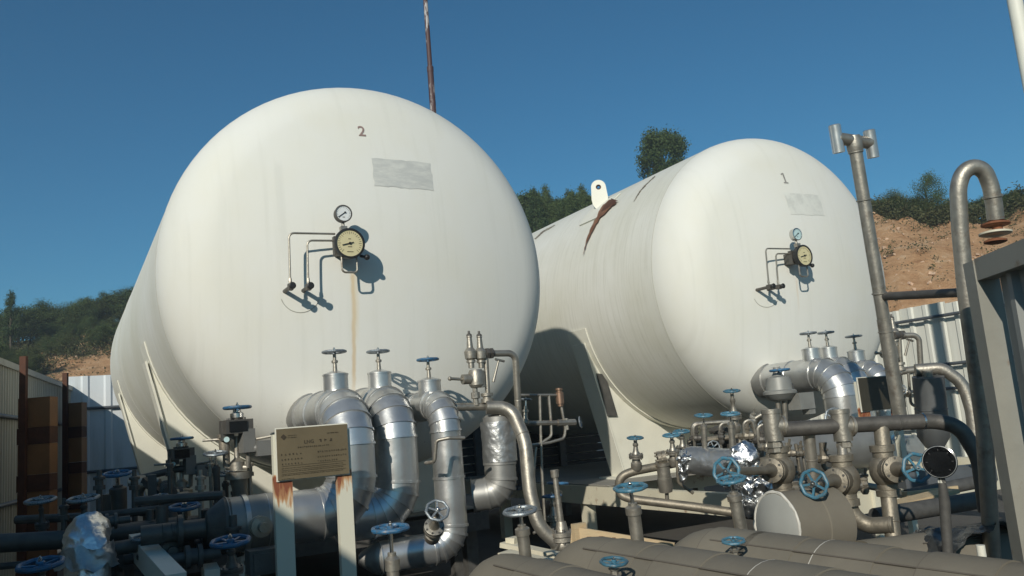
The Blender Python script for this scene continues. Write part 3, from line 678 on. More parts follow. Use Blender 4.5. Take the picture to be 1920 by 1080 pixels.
for k in range(8):
    aa, ab = la-.10+.26*k/8, la-.10+.26*(k+1)/8; i = len(pad.v)
    for (g_, y_, r_) in ((aa, -.34, .004), (ab, -.34, .004), (ab, .22, .004), (aa, .22, .004), (aa, -.34, .02), (ab, -.34, .02), (ab, .22, .02), (aa, .22, .02)): pad.v.append(shell_pt(T1, ly+y_, g_, r_))
    pad.f += [(i+4, i+5, i+6, i+7), (i, i+4, i+7, i+3), (i+1, i+2, i+6, i+5), (i, i+1, i+5, i+4), (i+3, i+7, i+6, i+2)]
part('lug_pad', pad, 'cream', tank1, False)
def shell_run(parent, name, T, pts, m, off):
    """a stain lying on the shell, its centre line and half-width given where it is seen"""
    mb = MB(); rr = random.Random(len(pts)+int(off*1e4)); n = 26; out = []
    for k in range(n+1):
        f = k/n*(len(pts)-1); i = min(int(f), len(pts)-2); f -= i; a, b = pts[i], pts[i+1]
        x, y, w = (a[q]+(b[q]-a[q])*f for q in range(3)); w = max(.3, w*(1+rr.uniform(-.35, .35)))
        for s in (-1, 0, 1): mb.v.append(on_shell(x+s*w+rr.uniform(-.4, .4), y+s*w*.35, T, off))
    for k in range(n):
        for s in range(2): i = k*3+s; mb.f.append((i, i+1, i+4, i+3))
    return part(name, mb, m, parent)
shell_run(tank1, 'rust_run', T1, [(1148, 378, 6.5), (1136, 388, 5.5), (1121, 408, 3.4), (1109, 430, 2.2), (1099, 455, 1.2), (1093, 478, .4)], 'rust_soft', .023)
shell_run(tank1, 'rust_run', T1, [(1152, 374, 6), (1140, 384, 5), (1128, 396, 1)], 'rust_dark', .026)
shell_run(tank1, 'grime_run', T1, [(1228, 330, .8), (1212, 345, 1.1), (1200, 358, 1.1), (1188, 378, .5)], 'grime', .006)
shell_run(tank1, 'grime_run', T1, [(1040, 422, 1.2), (1018, 434, 1.5), (1003, 448, 1.0)], 'grime', .006)
# thin dark slab drawn for the shade on the saddle of tank 1
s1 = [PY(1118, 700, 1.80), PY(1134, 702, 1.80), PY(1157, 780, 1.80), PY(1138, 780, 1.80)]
part('shade_patch', MB().prism(s1, (0, -.012, 0)), 'iron', tank1, False, 'dark patch put in for shade at the saddle edge')

# plinth frames below the tanks
def plinth(T, label, x0, x1, y0, y1, pm='cream_rusty'):
    t = thing('plinth_frame', label, 'steel frame', (T.x, y0, 0), 'plinth frames')
    for (xa, nm) in ((x0, 'side_beam'), (x1, 'side_beam')):
        b = part(nm, MB().box(((xa), (y0+y1)/2, .655+T.z), (.10, y1-y0, .21)), pm, t, False)
    for y in (y0+.06, 1.75, 4.0, 6.35, y1-.06): part('cross_beam', MB().box(((x0+x1)/2, y, .64+T.z), (x1-x0-.102, .12, .18)), pm, t, False)
    part('deck_plate', MB().box(((x0+x1)/2, (1.2+y1)/2, .772+T.z), (x1-x0-.01, y1-1.2, .012)), 'concrete', t, False)
    for y in (y0+.3, 1.75, 4.0, 6.35, y1-.3):
        for x in (x0+.06, x1-.06): part('leg', MB().box((x, y, .275+T.z/2), (.13, .13, .55+T.z)), pm, t, False)
plinth(T2, 'low steel frame under the left-hand tank, darkened to stand for the shade there', -1.55, 1.55, 1.1, 8.0, 'iron')  # dark colour in place of the shade under this tank
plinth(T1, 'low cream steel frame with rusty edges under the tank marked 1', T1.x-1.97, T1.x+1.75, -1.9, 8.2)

# ================================================================ fences and poles
def corr_sheet(p0, d, width, z0, z1, pitch=.19, depth=.03, nrm=None, thick=.004, lean=0):
    """trapezoid-ribbed sheet standing from p0 along d"""
    d = V(d).normalized(); nrm = V(nrm) if nrm else d.cross(V((0, 0, 1))); p0 = V(p0); prof = []
    x = 0
    while x < width-1e-4:
        for (k, h) in ((0, 0), (.55, 0), (.64, 1), (.86, 1), (.95, 0)):
            if x+k*pitch <= width: prof.append((x+k*pitch, h*depth))
        x += pitch
    prof.append((width, 0)); mb = MB()
    for (a, b) in prof:
        q = p0+d*a+nrm*b; mb.v += [V((q.x, q.y, z0)), V((q.x, q.y, z1)), V((q.x, q.y, z0))-nrm*thick, V((q.x, q.y, z1))-nrm*thick]
    for k in range(len(prof)-1):
        i = k*4; mb.f += [(i, i+4, i+5, i+1), (i+2, i+3, i+7, i+6), (i+1, i+5, i+7, i+3), (i, i+2, i+6, i+4)]
    n = (len(prof)-1)*4; mb.f += [(0, 1, 3, 2), (n, n+2, n+3, n+1)]
    return mb
def fence(label, A, B, z1, m, sheet, nrm, pitch, rails=(), rail_m='rail_grey', cap=None, zvar=0., posts=None, rail_off=.06):
    A = V(A); B = V(B); d = (B-A); L = d.length; d.normalize(); t = thing('sheet_fence', label, 'fence', (A.x, A.y, 0)); k = 0; x = 0; rr = random.Random(int(L*10))
    while x < L-.05:
        w = min(sheet, L-x); p = A+d*x+V(nrm)*(.006 if k % 2 else 0)
        part('sheet', corr_sheet(p, d, w+.02, .05, z1+rr.uniform(-zvar, zvar), pitch, .032, nrm), m, t, False); x += sheet; k += 1
    for z in rails: part('rail', MB().cyl(A+V(nrm)*rail_off+V((0, 0, z)), B+V(nrm)*rail_off+V((0, 0, z)), .03, n=10), rail_m, t)
    if cap: part('cap_rail', MB().bar(A+V((0, 0, z1+.02)), B+V((0, 0, z1+.02)), .12, .09), cap, t, False)
    return t
fd = V((.884, 5.62, 0)).normalized(); fA = V((-3.187, 6.407, 0)); fB = fA+fd*5.72; fn = V((fd.y, -fd.x, 0))
fS = fA-fd*16.5
fence('taller cream ribbed sheet fence left of the sign, outside the picture', fS, fA-fd*7.6, 3.74, 'panel_cream', .9, fn, .15, (1.1, 2.3), 'rail_grey', 'panel_cream')  # unseen stretch, raised and cut to length for the shade it casts
fence('cream ribbed sheet fence receding along the left edge', fA-fd*7.55, fB, 3.02, 'panel_cream', .9, fn, .15, (1.1, 2.3), 'rail_grey', 'panel_cream')
fence('bluish white ribbed sheet fence closing the yard behind the tanks', (-2.33, 12.05, 0), (11.2, 12.05, 0), 3.28, 'panel_white', 1.05, V((0, -1, 0)), .42, (2.62, 1.35), 'rail_grey', None, .01)
fence('sunlit white ribbed sheet fence behind the right-hand tank', (11.2, 12.0, 0), (11.2, -4.5, 0), 3.09, 'panel_ivory', .9, V((-1, 0, 0)), .30, (2.86, 2.02, 1.6, .95), 'rail_grey', None, .03, None, .12)
# brown board stacks strapped against the left fence
def board_stack(label, px0, px1, ytop, d, bands, postx):
    a = D(px0, ytop, d); b = D(px1, ytop, d); zt = a.z; along = (b-a); along.z = 0; w = along.length; along.normalize(); back = V((-along.y, along.x, 0))
    t = thing('board_stack', label, 'boards', (a.x, a.y, 0), 'brown board stacks by the left fence'); c = a+along*w/2; c.z = 0
    rot = Matrix((along, back, V((0, 0, 1)))).transposed(); z = zt; k = 0
    while z > .1:
        hgt = bands[k % len(bands)]; zz = max(z-hgt, .0); dark = k % 2 == 1
        part('strap' if dark else 'board', MB().box(c+V((0, 0, (z+zz)/2))-back*(.012 if dark else 0), (w*(1.03 if dark else 1), .2, z-zz-.004), rot), 'rust_dark' if dark else 'brown_board', t, False); z = zz; k += 1
    p = D(postx, ytop, d)+back*.02; part('post', MB().box(V((p.x, p.y, (zt+.56)/2))-back*.16, (.085, .06, zt+.56), rot), 'rust_dark', t, False)
board_stack('nearer stack of brown boards with dark straps against the left fence', 42, 101, 748, 11.4, (.40, .22), 55)
board_stack('farther stack of brown boards with dark straps in the fence corner', 124, 158, 757, 15.6, (.44, .20), 130)
# pipe mast behind tank 2
mp = D(806, 120, 12.5)
mt = thing('lightning_mast', 'tall thin white mast with peeling dark paint behind the tank marked 2', 'mast', (mp.x, mp.y, 0))
part('pole', MB().tube([V((mp.x, mp.y, 0)), V((mp.x, mp.y, 6.9)), V((mp.x, mp.y, 6.91)), V((mp.x, mp.y, 11))], [.05, .046, .036, .03], 12), 'mast_paint', mt)
part('collar', MB().lathe((mp.x, mp.y, 6.86), (0, 0, 1), [(0, .05), (.08, .05)], 12), 'mast_paint', mt)
part('foot_plate', MB().box((mp.x, mp.y, .01), (.3, .3, .02)), 'iron', mt, False)
q = D(1914, 60, 9); single('pale_post', MB().tube([V((q.x, q.y, 0)), V((q.x, q.y, 7))], .075, 12), 'cream', 'pale post cut by the upper right corner', 'post', (q.x, q.y, 0))
# near gate frame on the right
ga = D(1836, 490, 4.3); gdir = V((math.sin(rad(33.7+180)), math.cos(rad(33.7+180)), 0)); gz = ga.z; gn = V((-.832, .555, 0))
gt = thing('sheet_gate', 'grey framed sheet gate at the right edge, its top rail rising to the right', 'gate', (ga.x, ga.y, 0))
p0 = V((ga.x, ga.y, 0)); 
part('post', MB().box(V((p0.x, p0.y, gz/2-.03)), (.115, .115, gz+.06), Matrix((gdir, V((-gdir.y, gdir.x, 0)), V((0, 0, 1)))).transposed()), 'frame_paint', gt, False)
part('post', MB().box(V((p0.x, p0.y, gz/2))+gdir*2.0, (.115, .115, gz+.06), Matrix((gdir, V((-gdir.y, gdir.x, 0)), V((0, 0, 1)))).transposed()), 'frame_paint', gt, False)
part('top_rail', MB().bar(p0+V((0, 0, gz-.05))+gdir*.06, p0+V((0, 0, gz-.05))+gdir*1.94, .1, .11), 'frame_paint', gt, False)
part('middle_rail', MB().bar(p0+V((0, 0, 1.1))+gdir*.06-gn*.06, p0+V((0, 0, 1.1))+gdir*1.94-gn*.06, .05, .06), 'frame_paint', gt, False)
for k in range(3): part('sheet', corr_sheet(p0+gdir*(.12+k*.6)-gn*.03, gdir, .58, .1, gz-.1, .2, .03, gn), 'panel_grey', gt, False)

# ================================================================ gauges on the tank heads
def gauge_set(T, which):
    o = V(T); s = thing('level_gauge', 'cream-faced level gauge with small pressure dial on the head of the %s tank' % {'2': 'left-hand', '1': 'right-hand'}[which], 'gauge', o+V((-.43, -.98, 3.0)), 'tank gauges')
    G = o+V((-.43, -.98, 3.13)); f = V((0, -1, 0))
    d = part('dial_case', MB().lathe(G+V((0, .07, 0)), f, [(0, .085), (.02, .112), (.055, .112), (.06, .122), (.085, .122), (.088, .106), (.078, .104)], 36), 'black', s)
    part('dial_face', MB().lathe(G-V((0, .009, 0)), f, [(0, .104), (.002, .104)], 36), 'dial_cream', d)
    tk = MB()
    for k in range(25):
        a = rad(225-270*k/24); l = .016 if k % 4 else .024; e = V((math.cos(a), 0, math.sin(a))); tk.bar(G-V((0, .0125, 0))+e*(.096-l), G-V((0, .0125, 0))+e*.096, .0025, .001, up=(0, 1, 0))
    for (x, z, w) in ((0, .035, .022), (0, -.028, .034), (0, -.068, .05)): tk.box(G+V((x, -.0125, z)), (w, .001, .005))
    part('dial_marks', tk, 'brass_text', d, False)
    part('needle', MB().bar(G+V((.03, -.017, .008)), G+V((-.062, -.017, -.016)), .007, .002, up=(0, 1, 0)).cyl(G+V((0, -.014, 0)), G+V((0, -.021, 0)), .01, n=10), 'black', d, False)
    part('bracket', MB().bar(G+V((0, .06, .0)), G+V((0, .245, 0)), .1, .12).box(G+V((0, .10, 0)), (.2, .05, .15)), 'steel_dark', s, False)
    part('loop_tube', MB().tube(fillet([G+V((-.06, .03, -.09)), G+V((-.06, .03, -.225)), G+V((.062, .03, -.225)), G+V((.062, .03, -.09))], .03), .008, 8), 'steel', s)
    part('side_knob', MB().cyl(G+V((.09, .03, -.09)), G+V((.135, .03, -.10)), .012, n=8).sphere(G+V((.147, .03, -.10)), .024, 12), 'black', s)
    P = o+V((-.458, -.945, 3.378))
    c = part('pressure_dial', MB().lathe(P+V((0, .045, 0)), f, [(0, .05), (.004, .066), (.05, .066), (.052, .070), (.062, .070), (.064, .060), (.058, .059)], 28), 'steel_bright' if which == '1' else 'steel_dark', s)
    part('dial_face', MB().lathe(P-V((0, .013, 0)), f, [(0, .060), (.001, .060)], 28), 'dial_teal' if which == '1' else 'dial_white', c)
    tk = MB()
    for k in range(19):
        a = rad(225-270*k/18); e = V((math.cos(a), 0, math.sin(a))); tk.bar(P-V((0, .015, 0))+e*.046, P-V((0, .015, 0))+e*.055, .002, .001, up=(0, 1, 0))
    tk.box(P+V((0, -.015, -.03)), (.02, .001, .005)); part('dial_marks', tk, 'black', c, False)
    part('needle', MB().bar(P+V((.016, -.018, .012)), P+V((-.042, -.018, -.030)), .006, .0015, up=(0, 1, 0)).sphere(P+V((.012, -.018, .009)), .008, 8), 'black', c, False)
    part('dial_stem', MB().cyl(P+V((0, .02, -.06)), G+V((-.03, .04, .10)), .013, n=10).box(G+V((-.03, .04, .125)), (.05, .05, .04)), 'steel', s)
    for (xv, zt, dx) in ((-.444, .10, 0), (-.305, .045, 0)):
        yb = head_y(-.43+xv, 2.80)+o.y
        yt = o.y-.875; q0 = V((G.x-.08, yt, G.z+zt)); q1 = V((G.x+xv, yt, G.z+zt-.005)); q2 = V((q1.x, yt+.02, 2.845+o.z))
        part('impulse_tube', MB().tube(fillet([q0, q1, q2], .04), .0085, 8), 'steel', s)
        part('tube_nut', MB().lathe(q2+V((0, 0, .03)), (0, 0, -1), [(0, .012), (.03, .014), (.032, .009), (.05, .009)], 6), 'steel', s)
        vc = V((q2.x, yt+.02, 2.805+o.z)); nv = part('needle_valve', MB().cyl(V((vc.x, yb+.02, vc.z)), vc-V((0, .03, 0)), .017, n=10).box(vc, (.035, .05, .05)), 'steel_dark', s)
        part('knob', MB().lathe(vc-V((0, .03, 0)), f, [(0, .008), (.02, .008), (.022, .026), (.04, .028), (.046, .02)], 14), 'black', nv)
gauge_set(T2, '2'); gauge_set(T1, '1')
for (T, tk_, cx, cy, rx) in ((T2, tank2, 563, 548, 38), (T1, tank1, 1437, 552, 24)):          # scribed arc left below the gauge valves
    pts = []
    for k in range(15):
        a = rad(20+140*k/14); h_ = on_head(cx+rx*math.cos(a), cy+rx*math.sin(a), T); pts.append(V(T)+V((h_.x, head_y(h_.x, h_.z, 0, .001), h_.z)))
    part('scribed_arc', MB().tube(pts, .0035, 6), 'seam', tk_)

# ================================================================ insulated outlet pipes of the tanks
GV = 'jacketed valves at the tank outlets'
def outlet_set(T, tagname, drops):
    o = V(T)
    names = (('nearest to the sign', 'leftmost'), ('in the middle', 'middle'), ('next to the safety valves', 'rightmost'))
    for k, (x, yv, r, zb, ends, bonnet_y, bz) in enumerate(drops):
        side = ('leftmost', 'middle', 'rightmost')[k]
        t = thing('insulated_pipe', 'metal-clad insulated pipe, %s of three bending down from the %s tank' % (side, {'2': 'left-hand', '1': 'right-hand'}[tagname]), 'insulated pipe', o+V((x, yv, zb)), 'clad outlet pipes')
        zt = 1.825+(.02 if k == 1 else 0)
        pts = [o+V((x, -.55, zt)), o+V((x, yv, zt)), o+V((x, yv, zb))]+[o+V(e) if tagname == '1' else V(e) for e in ends]
        clad_pipe(t, pts, [.24 if k < 2 else .2, r*1.35], r, 'cladding', .34, 5)
        part('wall_collar', MB().lathe(o+V((x, head_y(x, zt)-.05, zt)), (0, 1, 0), [(0, r+.012), (.12, r+.03)], 28), 'cladding_dull', t)
        # jacketed valve bonnet
        b = o+V((x, bonnet_y, zt+r*.55)); rb = .09; hb_ = r*.45+bz+.04
        v = thing('jacketed_valve', 'metal-jacketed valve on the %s clad pipe of the %s tank' % (side, {'2': 'left-hand', '1': 'right-hand'}[tagname]), 'valve', b, GV)
        part('bonnet_jacket', MB().lathe(b, (0, 0, 1), [(0, rb*1.0), (hb_, rb), (hb_, rb+.004), (hb_+.012, rb+.004), (hb_+.016, rb*.95), (hb_+.035, rb*.3)], 28), 'cladding', v)
        part('yoke', MB().lathe(b+V((0, 0, hb_+.02)), (0, 0, 1), [(0, .018), (.07, .014), (.075, .024), (.09, .024), (.095, .013), (.15, .012)], 12), 'steel', v)
        part('stem', MB().cyl(b+V((0, 0, hb_+.14)), b+V((0, 0, hb_+.2)), .009, n=8), 'steel_bright', v)
        handwheel(v, b+V((0, 0, hb_+.175)), (0, 0, 1), .088, ('wheel_grey', 'wheel_grey', 'wheel_blue')[k] if tagname == '2' else 'wheel_grey')
hz = PY(560, 968, -1.48).z; z3 = PY(850, 1022, -1.3).z
e2 = PY(640, 985, -1.31)
outlet_set(T2, '2', [
    (-.66, -1.48, .168, hz, [(-1.25, -1.48, hz)], -1.21, .052),
    (-.25, -1.25, .163, PY(700, 966, -1.25).z, [(-.70, -1.25, PY(700, 966, -1.25).z)], -.99, .05),
    (.14, -1.30, .115, z3, [tuple(PY(712, 1046, -1.22))], -1.04, .035)])
outlet_set(T1, '1', [
    (-.72, -1.46, .168, .95, [(-1.3, -1.46, .95)], -1.16, .05),
    (-.30, -1.30, .163, .95, [(-.3, -1.6, .95)], -1.02, .05),
    (.10, -1.30, .13, 1.0, [(.10, -1.6, 1.0)], -1.04, .05)])
# tapered end of the third pipe of tank 2
a = PY(712, 1046, -1.22); b = PY(676, 1049, -1.20); dv = (b-a).normalized()
t = thing('pipe_end_cone', 'dented metal-clad cone closing the lowest insulated pipe', 'pipe end', b)
part('cone', MB().lathe(a-dv*.005, dv, [(0, .112), (.02, .116), (.06, .10), ((b-a).length, .05), ((b-a).length+.02, .03)], 24), 'cladding_dull', t)
# header running left from the first pipe, with its reducer
hp = thing('insulated_header', 'thick grey-clad horizontal header pipe behind the sign posts', 'insulated pipe', (-1.25, -1.48, hz))
clad_pipe(hp, [(-1.2, -1.48, hz), (-1.50, -1.49, hz+.0)], .1, .172, 'cladding_dull', .48, 3)
part('strap', MB().lathe((-1.40, -1.49, hz), (1, .03, 0), [(0, .174), (0, .18), (.03, .18), (.03, .174)], 28, False, False), 'cladding', hp)

# ================================================================ sign boards
def sign(label, T, x0, x1, zt, zb, y, posts, rust, full):
    t = thing('sign_board', label, 'sign', (x0, y, 0), 'brass sign boards')
    c = V(((x0+x1)/2, y, (zt+zb)/2)); w, h = x1-x0, zt-zb
    b = part('board', MB().box(c, (w, .012, h)), 'brass' if full else 'brass_dim', t, False)
    part('board_edge', MB().box(c+V((0, .012, 0)), (w+.014, .01, h+.014)), 'cream', b, False)
    if full:
        ink = MB(); rr = random.Random(2); y1 = y-.0085
        def row(z, xa, xb, ch, gap, hh):
            x = xa
            while x < xb:
                for _ in range(3):
                    if rr.random() < .5: ink.box((x+rr.uniform(0, ch*.3)+ch*.35, y1, z+rr.uniform(-hh*.4, hh*.4)), (ch*.7, .0012, hh*.16))
                    else: ink.box((x+rr.uniform(.1, .9)*ch, y1, z), (hh*.15, .0012, hh*.9))
                x += ch+gap
        L = x0+.02
        row(zt-.085, x0+w*.58, x0+w*.78, .016, .016, .018); row(zt-.115, x0+w*.28, x0+w*.72, .008, .004, .009)
        row(zt-.15, L, L+w*.26, .010, .012, .011); row(zt-.15, x0+w*.55, x0+w*.95, .009, .005, .010)
        for k, z in enumerate((.18, .205)): row(zt-z, L, L+w*.27, .009, .010, .010); row(zt-z, x0+w*.55, x0+w*.95-k*.05, .008, .006, .009)
        for z in (.23, .25, .27): row(zt-z, L, L+w*.85, .006, .003, .006)
        row(zt-.29, L, L+w*.15, .006, .003, .006); row(zt-.045, x0+w*.7, x0+w*.86, .006, .002, .007); row(zt-.042, x0+.062, x0+.115, .007, .002, .006); row(zt-.054, x0+.062, x0+.115, .007, .002, .006)
        for z in (.217, .241, .262): ink.box(((x0+x1)/2, y1, zt-z), (w*.9, .0008, .0014))
        cu = bpy.data.curves.new('text', 'FONT'); cu.body = 'LNG'; cu.size = .03; cu.align_x = 'CENTER'; tmp = bpy.data.objects.new('tmp', cu); COL.objects.link(tmp)
        me = bpy.data.meshes.new_from_object(tmp.evaluated_get(bpy.context.evaluated_depsgraph_get())); i0 = len(ink.v)
        ink.v += [V((x0+w*.44+v.co.x, y1-.0006, zt-.096+v.co.y)) for v in me.vertices]; ink.f += [tuple(i0+q for q in p.vertices) for p in me.polygons]; bpy.data.objects.remove(tmp)
        part('lettering', ink, 'brass_text', b, False)
        em = MB().prism([V((x0+.038, y1, zt-.048))+V((sx*.017, 0, sz*.017)) for sx, sz in ((1, 0), (0, 1), (-1, 0), (0, -1))], (0, -.0012, 0)); part('emblem', em, 'brass_text', b, False)
        part('dark_smudge', MB().lathe((x0+w*.56, y-.0062, zb+h*.33), (0, -1, 0), [(0, .03), (.0005, .03)], 18), 'brass_text', b) if False else None
    pm = 'post_paint_'+('a' if full else 'b'); post_mat(pm, zb, rust*2.2)
    for (px, pw) in posts:
        p = part('post', MB().box((px, y+.045, (zb+h*.9)/2), (pw, .05, zb+h*.9)), pm, t, False)
sA = PY(518, 806, -2.15); sB = PY(650, 794, -2.15)
zbt = PY(650, 888, -2.15).z
sign('brass notice board on two rust-streaked white posts in front of the clad pipes', T2, sA.x, sB.x, (sA.z+sB.z)/2, zbt, -2.15, [(PY(531, 950, -2.10).x, .105), (PY(647, 960, -2.10).x, .088)], .13, True)
sA = PY(1609, 709, -1.95); sB = PY(1690, 706, -1.95)
sign('brass notice board coloured dark as its dim reflection, on rusty white posts in front of the right-hand tank', T1, sA.x, sB.x, sA.z, PY(1650, 768, -1.95).z, -1.95, [(PY(1632, 860, -1.9).x, .10), (PY(1692, 860, -1.9).x, .07)], .2, False)

# ================================================================ safety valves, drip pot and tubing of tank 2
YS = -1.22
def Q(px, py, y=YS): return PY(px, py, y)
def safety_set(label, f, sc, group):
    """f maps the layout seen on tank 2 into place"""
    t = thing('safety_valve', label, 'safety valve', f(893, 762), group); up = V((0, 0, 1))
    base = f(893, 760); s = sc
    part('inlet_nipple', MB().lathe(base, up, [(0, .022*s), (.05*s, .022*s), (.055*s, .035*s), (.10*s, .035*s), (.105*s, .02*s), (.14*s, .02*s)], 10), 'steel', t)
    c = f(893, 710); part('changeover_body', MB().lathe(c-up*.07*s, up, [(0, .045*s), (.02*s, .06*s), (.12*s, .06*s), (.14*s, .05*s)], 16).cyl(c-V((.12, 0, 0))*s, c+V((.05, 0, 0))*s, .04*s, n=14).cyl(c+V((.03, .0, 0))*s+up*.06*s, c+V((.03, 0, 0))*s-up*.07*s, .045*s), 'steel', t)
    part('crank', MB().cyl(c-V((.11, 0, .0))*s, c-V((.23, .02, -.01))*s, .012*s).sphere(c-V((.235, .02, -.01))*s, .018*s, 10), 'steel', t)
    for (px, dz) in ((884, 0), (903, .004)):
        b = f(px, 690); e = part('spring_bonnet', MB().lathe(b, up, [(0, .024*s), (.04*s, .024*s), (.042*s, .036*s), (.06*s, .036*s), (.062*s, .028*s), (.075*s, .045*s), (.13*s, .05*s), (.15*s, .035*s), (.16*s, .026*s), (.24*s, .02*s), (.245*s, .024*s), (.265*s, .018*s)], 16), 'steel', t)
        part('cap', MB().lathe(b+up*.245*s, up, [(0, .022*s), (.02*s, .022*s), (.03*s, .010*s), (.05*s, .009*s)], 10), 'steel_dark', e)
    l0 = f(925, 716); l1 = f(935, 676); part('lever', MB().cyl(l0, l1, .012*s, .008*s).cyl(l1-V((.03, 0, -.012))*s, l1+V((.05, 0, -.008))*s, .01*s), 'steel', t)
    h0 = f(908, 663); part('outlet_union', MB().cyl(h0-V((.06, 0, 0))*s, h0+V((.08, 0, 0))*s, .034*s, n=12).cyl(h0+V((.01, 0, 0))*s, h0+V((.035, 0, 0))*s, .046*s, n=6).cyl(h0+V((.05, 0, 0))*s, h0+V((.07, 0, 0))*s, .046*s, n=6), 'steel_dark', t)
    part('bypass_stub', MB().cyl(f(911, 668), f(915, 745), .02*s, n=12).lathe(f(914, 755), up, [(0, .05*s), (.03*s, .05*s), (.032*s, .035*s), (.05*s, .035*s), (.052*s, .05*s), (.075*s, .05*s)], 14), 'steel', t)
    return t
safety_set('pair of steel safety valves with crank handle above the foil-lapped drip pot', Q, 1.0, 'safety valve sets')
pipe_thing('relief_pipe', 'bent steel relief pipe leaving the safety valves towards the right', [Q(915, 663), Q(966, 662), Q(973, 790, -1.15)], .027, .07, welds=((1, .7),))
pipe_thing('relief_header', 'short threaded horizontal pipe feeding the safety valves', [Q(852, 763, -1.2), Q(932, 762, -1.2)], .031, .05)
part('tee', MB().cyl(Q(926, 763, -1.2), Q(936, 763, -1.2), .042).cyl(Q(942, 762, -1.3), Q(936, 790, -1.3), .03), 'steel', [o for o in COL.objects if o.name.startswith('relief_header')][-1])
pot = thing('drip_pot', 'foil-lapped insulated drip pot hanging beside the third clad pipe', 'drip pot', Q(935, 940))
pr = .123
clad_pipe(pot, [Q(934, 782, -1.22), Q(937, 868, -1.22), Q(940, 915, -1.22)+V((0, 0, -.03)), Q(900, 925, -1.22)+V((-.02, .1, -.02))], [.1, .16], pr, 'cladding_dull', .36, 4)
part('top_disc', MB().lathe(Q(934, 782, -1.22), (0, 0, 1), [(0, .12), (.02, .10), (.03, .03), (.07, .03)], 24), 'cladding_dull', pot)
fo = MB(); u_ = 60
for j in range(26):
    for k in range(u_):
        a = rad(120+230*k/(u_-1)); z = Q(934, 790, -1.22).z-j*.0125; c = Q(935, 825, -1.22); fo.v.append(V((c.x+(pr+.012)*math.cos(a), c.y+(pr+.012)*math.sin(a), z)))
for j in range(25):
    for k in range(u_-1): i = j*u_+k; fo.f.append((i, i+1, i+u_+1, i+u_))
fo.crumple(.006, 9, 4).crumple(.0025, 40, 1); part('foil_wrap', fo, 'foil_dark', pot, True, fa=60)
pipe_thing('vent_pipe', 'thick steel pipe arching from the drip pot down to the low valve', [Q(912, 764, -1.3), Q(958, 764, -1.36), Q(985, 828, -1.5), Q(993, 920, -1.55), Q(1008, 985, -1.6), Q(1050, 1024, -1.66)], .052, [.14, .5, .6, .25], welds=((1, .8), (3, .6)), n=18)
# tube rack right of it
tr = thing('tube_rack', 'rack of thin steel sampling tubes with a copper cap right of the arching pipe', 'tubing', Q(1010, 1010, -.9))
yr = -.85
for pts in ([(972, 741), (1048, 741)], [(1012, 741), (1014, 820), (1016, 880), (1022, 985), (1000, 1000)], [(1029, 741), (1033, 790), (1034, 818), (1016, 830)], [(1052, 760), (1060, 805), (1058, 822), (1030, 830), (985, 836)], [(975, 794), (1046, 793)], [(1005, 838), (1000, 900)]):
    part('tube', MB().tube(fillet([Q(*p, yr) for p in pts], .05), .0125 if len(pts) != 2 or pts[0][0] != 975 else .022, 8), 'steel', tr)
part('copper_cap', MB().lathe(Q(1051, 762, yr), (0, 0, 1), [(0, .026), (.02, .026), (.022, .036), (.12, .036), (.125, .024), (.14, .024), (.142, .032), (.16, .032)], 14), 'copper', tr)
nvv = part('needle_valve', MB().cyl(Q(1045, 793, yr), Q(1078, 792, yr), .03, n=8).lathe(Q(1062, 795, yr), (0, 0, 1), [(-.05, .02), (.05, .02)], 8), 'steel', tr)
handwheel(nvv, Q(1088, 792, yr), (.75, -.65, .1), .052, 'wheel_grey')
gate_valve('small steel gate valve standing at the left end of the tube rack', Q(985, 790, -.95), Q(986, 749, -.95), .05, .03, 'wheel_grey', 'steel', None, style='small')
# low angle valve where the arching pipe ends
lv = thing('angle_valve', 'steel angle valve with tall bare stem at the foot of the arching pipe', 'valve', Q(1055, 1050, -1.66))
vb = Q(1056, 1022, -1.66)
part('body', MB().sphere(vb, .085, 16).cyl(Q(1040, 1018, -1.66), vb, .06).cyl(vb, vb-V((0, 0, .16)), .06), 'steel', lv)
bf = part('bonnet_flange', MB().lathe(vb+V((0, 0, .03)), (0, 0, 1), [(0, .1), (.03, .1), (.031, .085), (.036, .085), (.037, .1), (.065, .1), (.07, .05), (.14, .035)], 20), 'steel', lv)
part('bolt', MB().bolts(vb+V((0, 0, .065)), (0, 0, 1), .08, .01, .11, 8), 'iron', bf, kind='stuff')
part('stem_tube', MB().lathe(vb+V((0, 0, .09)), (-.045, 0, 1), [(0, .026), (.40, .02), (.405, .03), (.46, .032)], 12), 'steel', lv)
gate_valve('blue-wheeled gate valve just behind the tall bare stem', Q(1040, 985, -1.2), Q(1035, 930, -1.2), .082, .05, 'wheel_blue', 'steel')
gate_valve('blue-wheeled valve above the tall bare stem, its wheel in sunlight', Q(1046, 960, -.9), Q(1046, 906, -.9), .092, .03, 'wheel_blue', 'steel', style='stem')
# foreground stems
def foot_to(p, z): return V((p.x, p.y, z))
w = D(732, 991, 4.3); gate_valve('blue handwheel on a steel extension tube low in front of the clad elbows', foot_to(D(737, 1079, 4.3), .62), w, .098, .032, 'wheel_blue', 'steel', style='stem')
w = D(975, 958, 4.4); gate_valve('grey scalloped handwheel on a steel tube beside the pale planks', foot_to(D(988, 1060, 4.4), .86), w, .09, .032, 'wheel_grey', 'steel', style='stem')
gv = D(820, 957, 5.2); gate_valve('dark valve with its grey handwheel tilted forward before the clad elbows', gv+V((.05, .22, -.16)), gv, .075, .05, 'wheel_grey', 'steel')
pipe_thing('bracket_tube', 'thin bent tube clipped to the front of the third clad pipe', [D(871, 821, 6.0), D(842, 821, 5.95), D(818, 826, 5.95), D(815, 866, 5.95), D(798, 868, 6.0)], .013, .03)

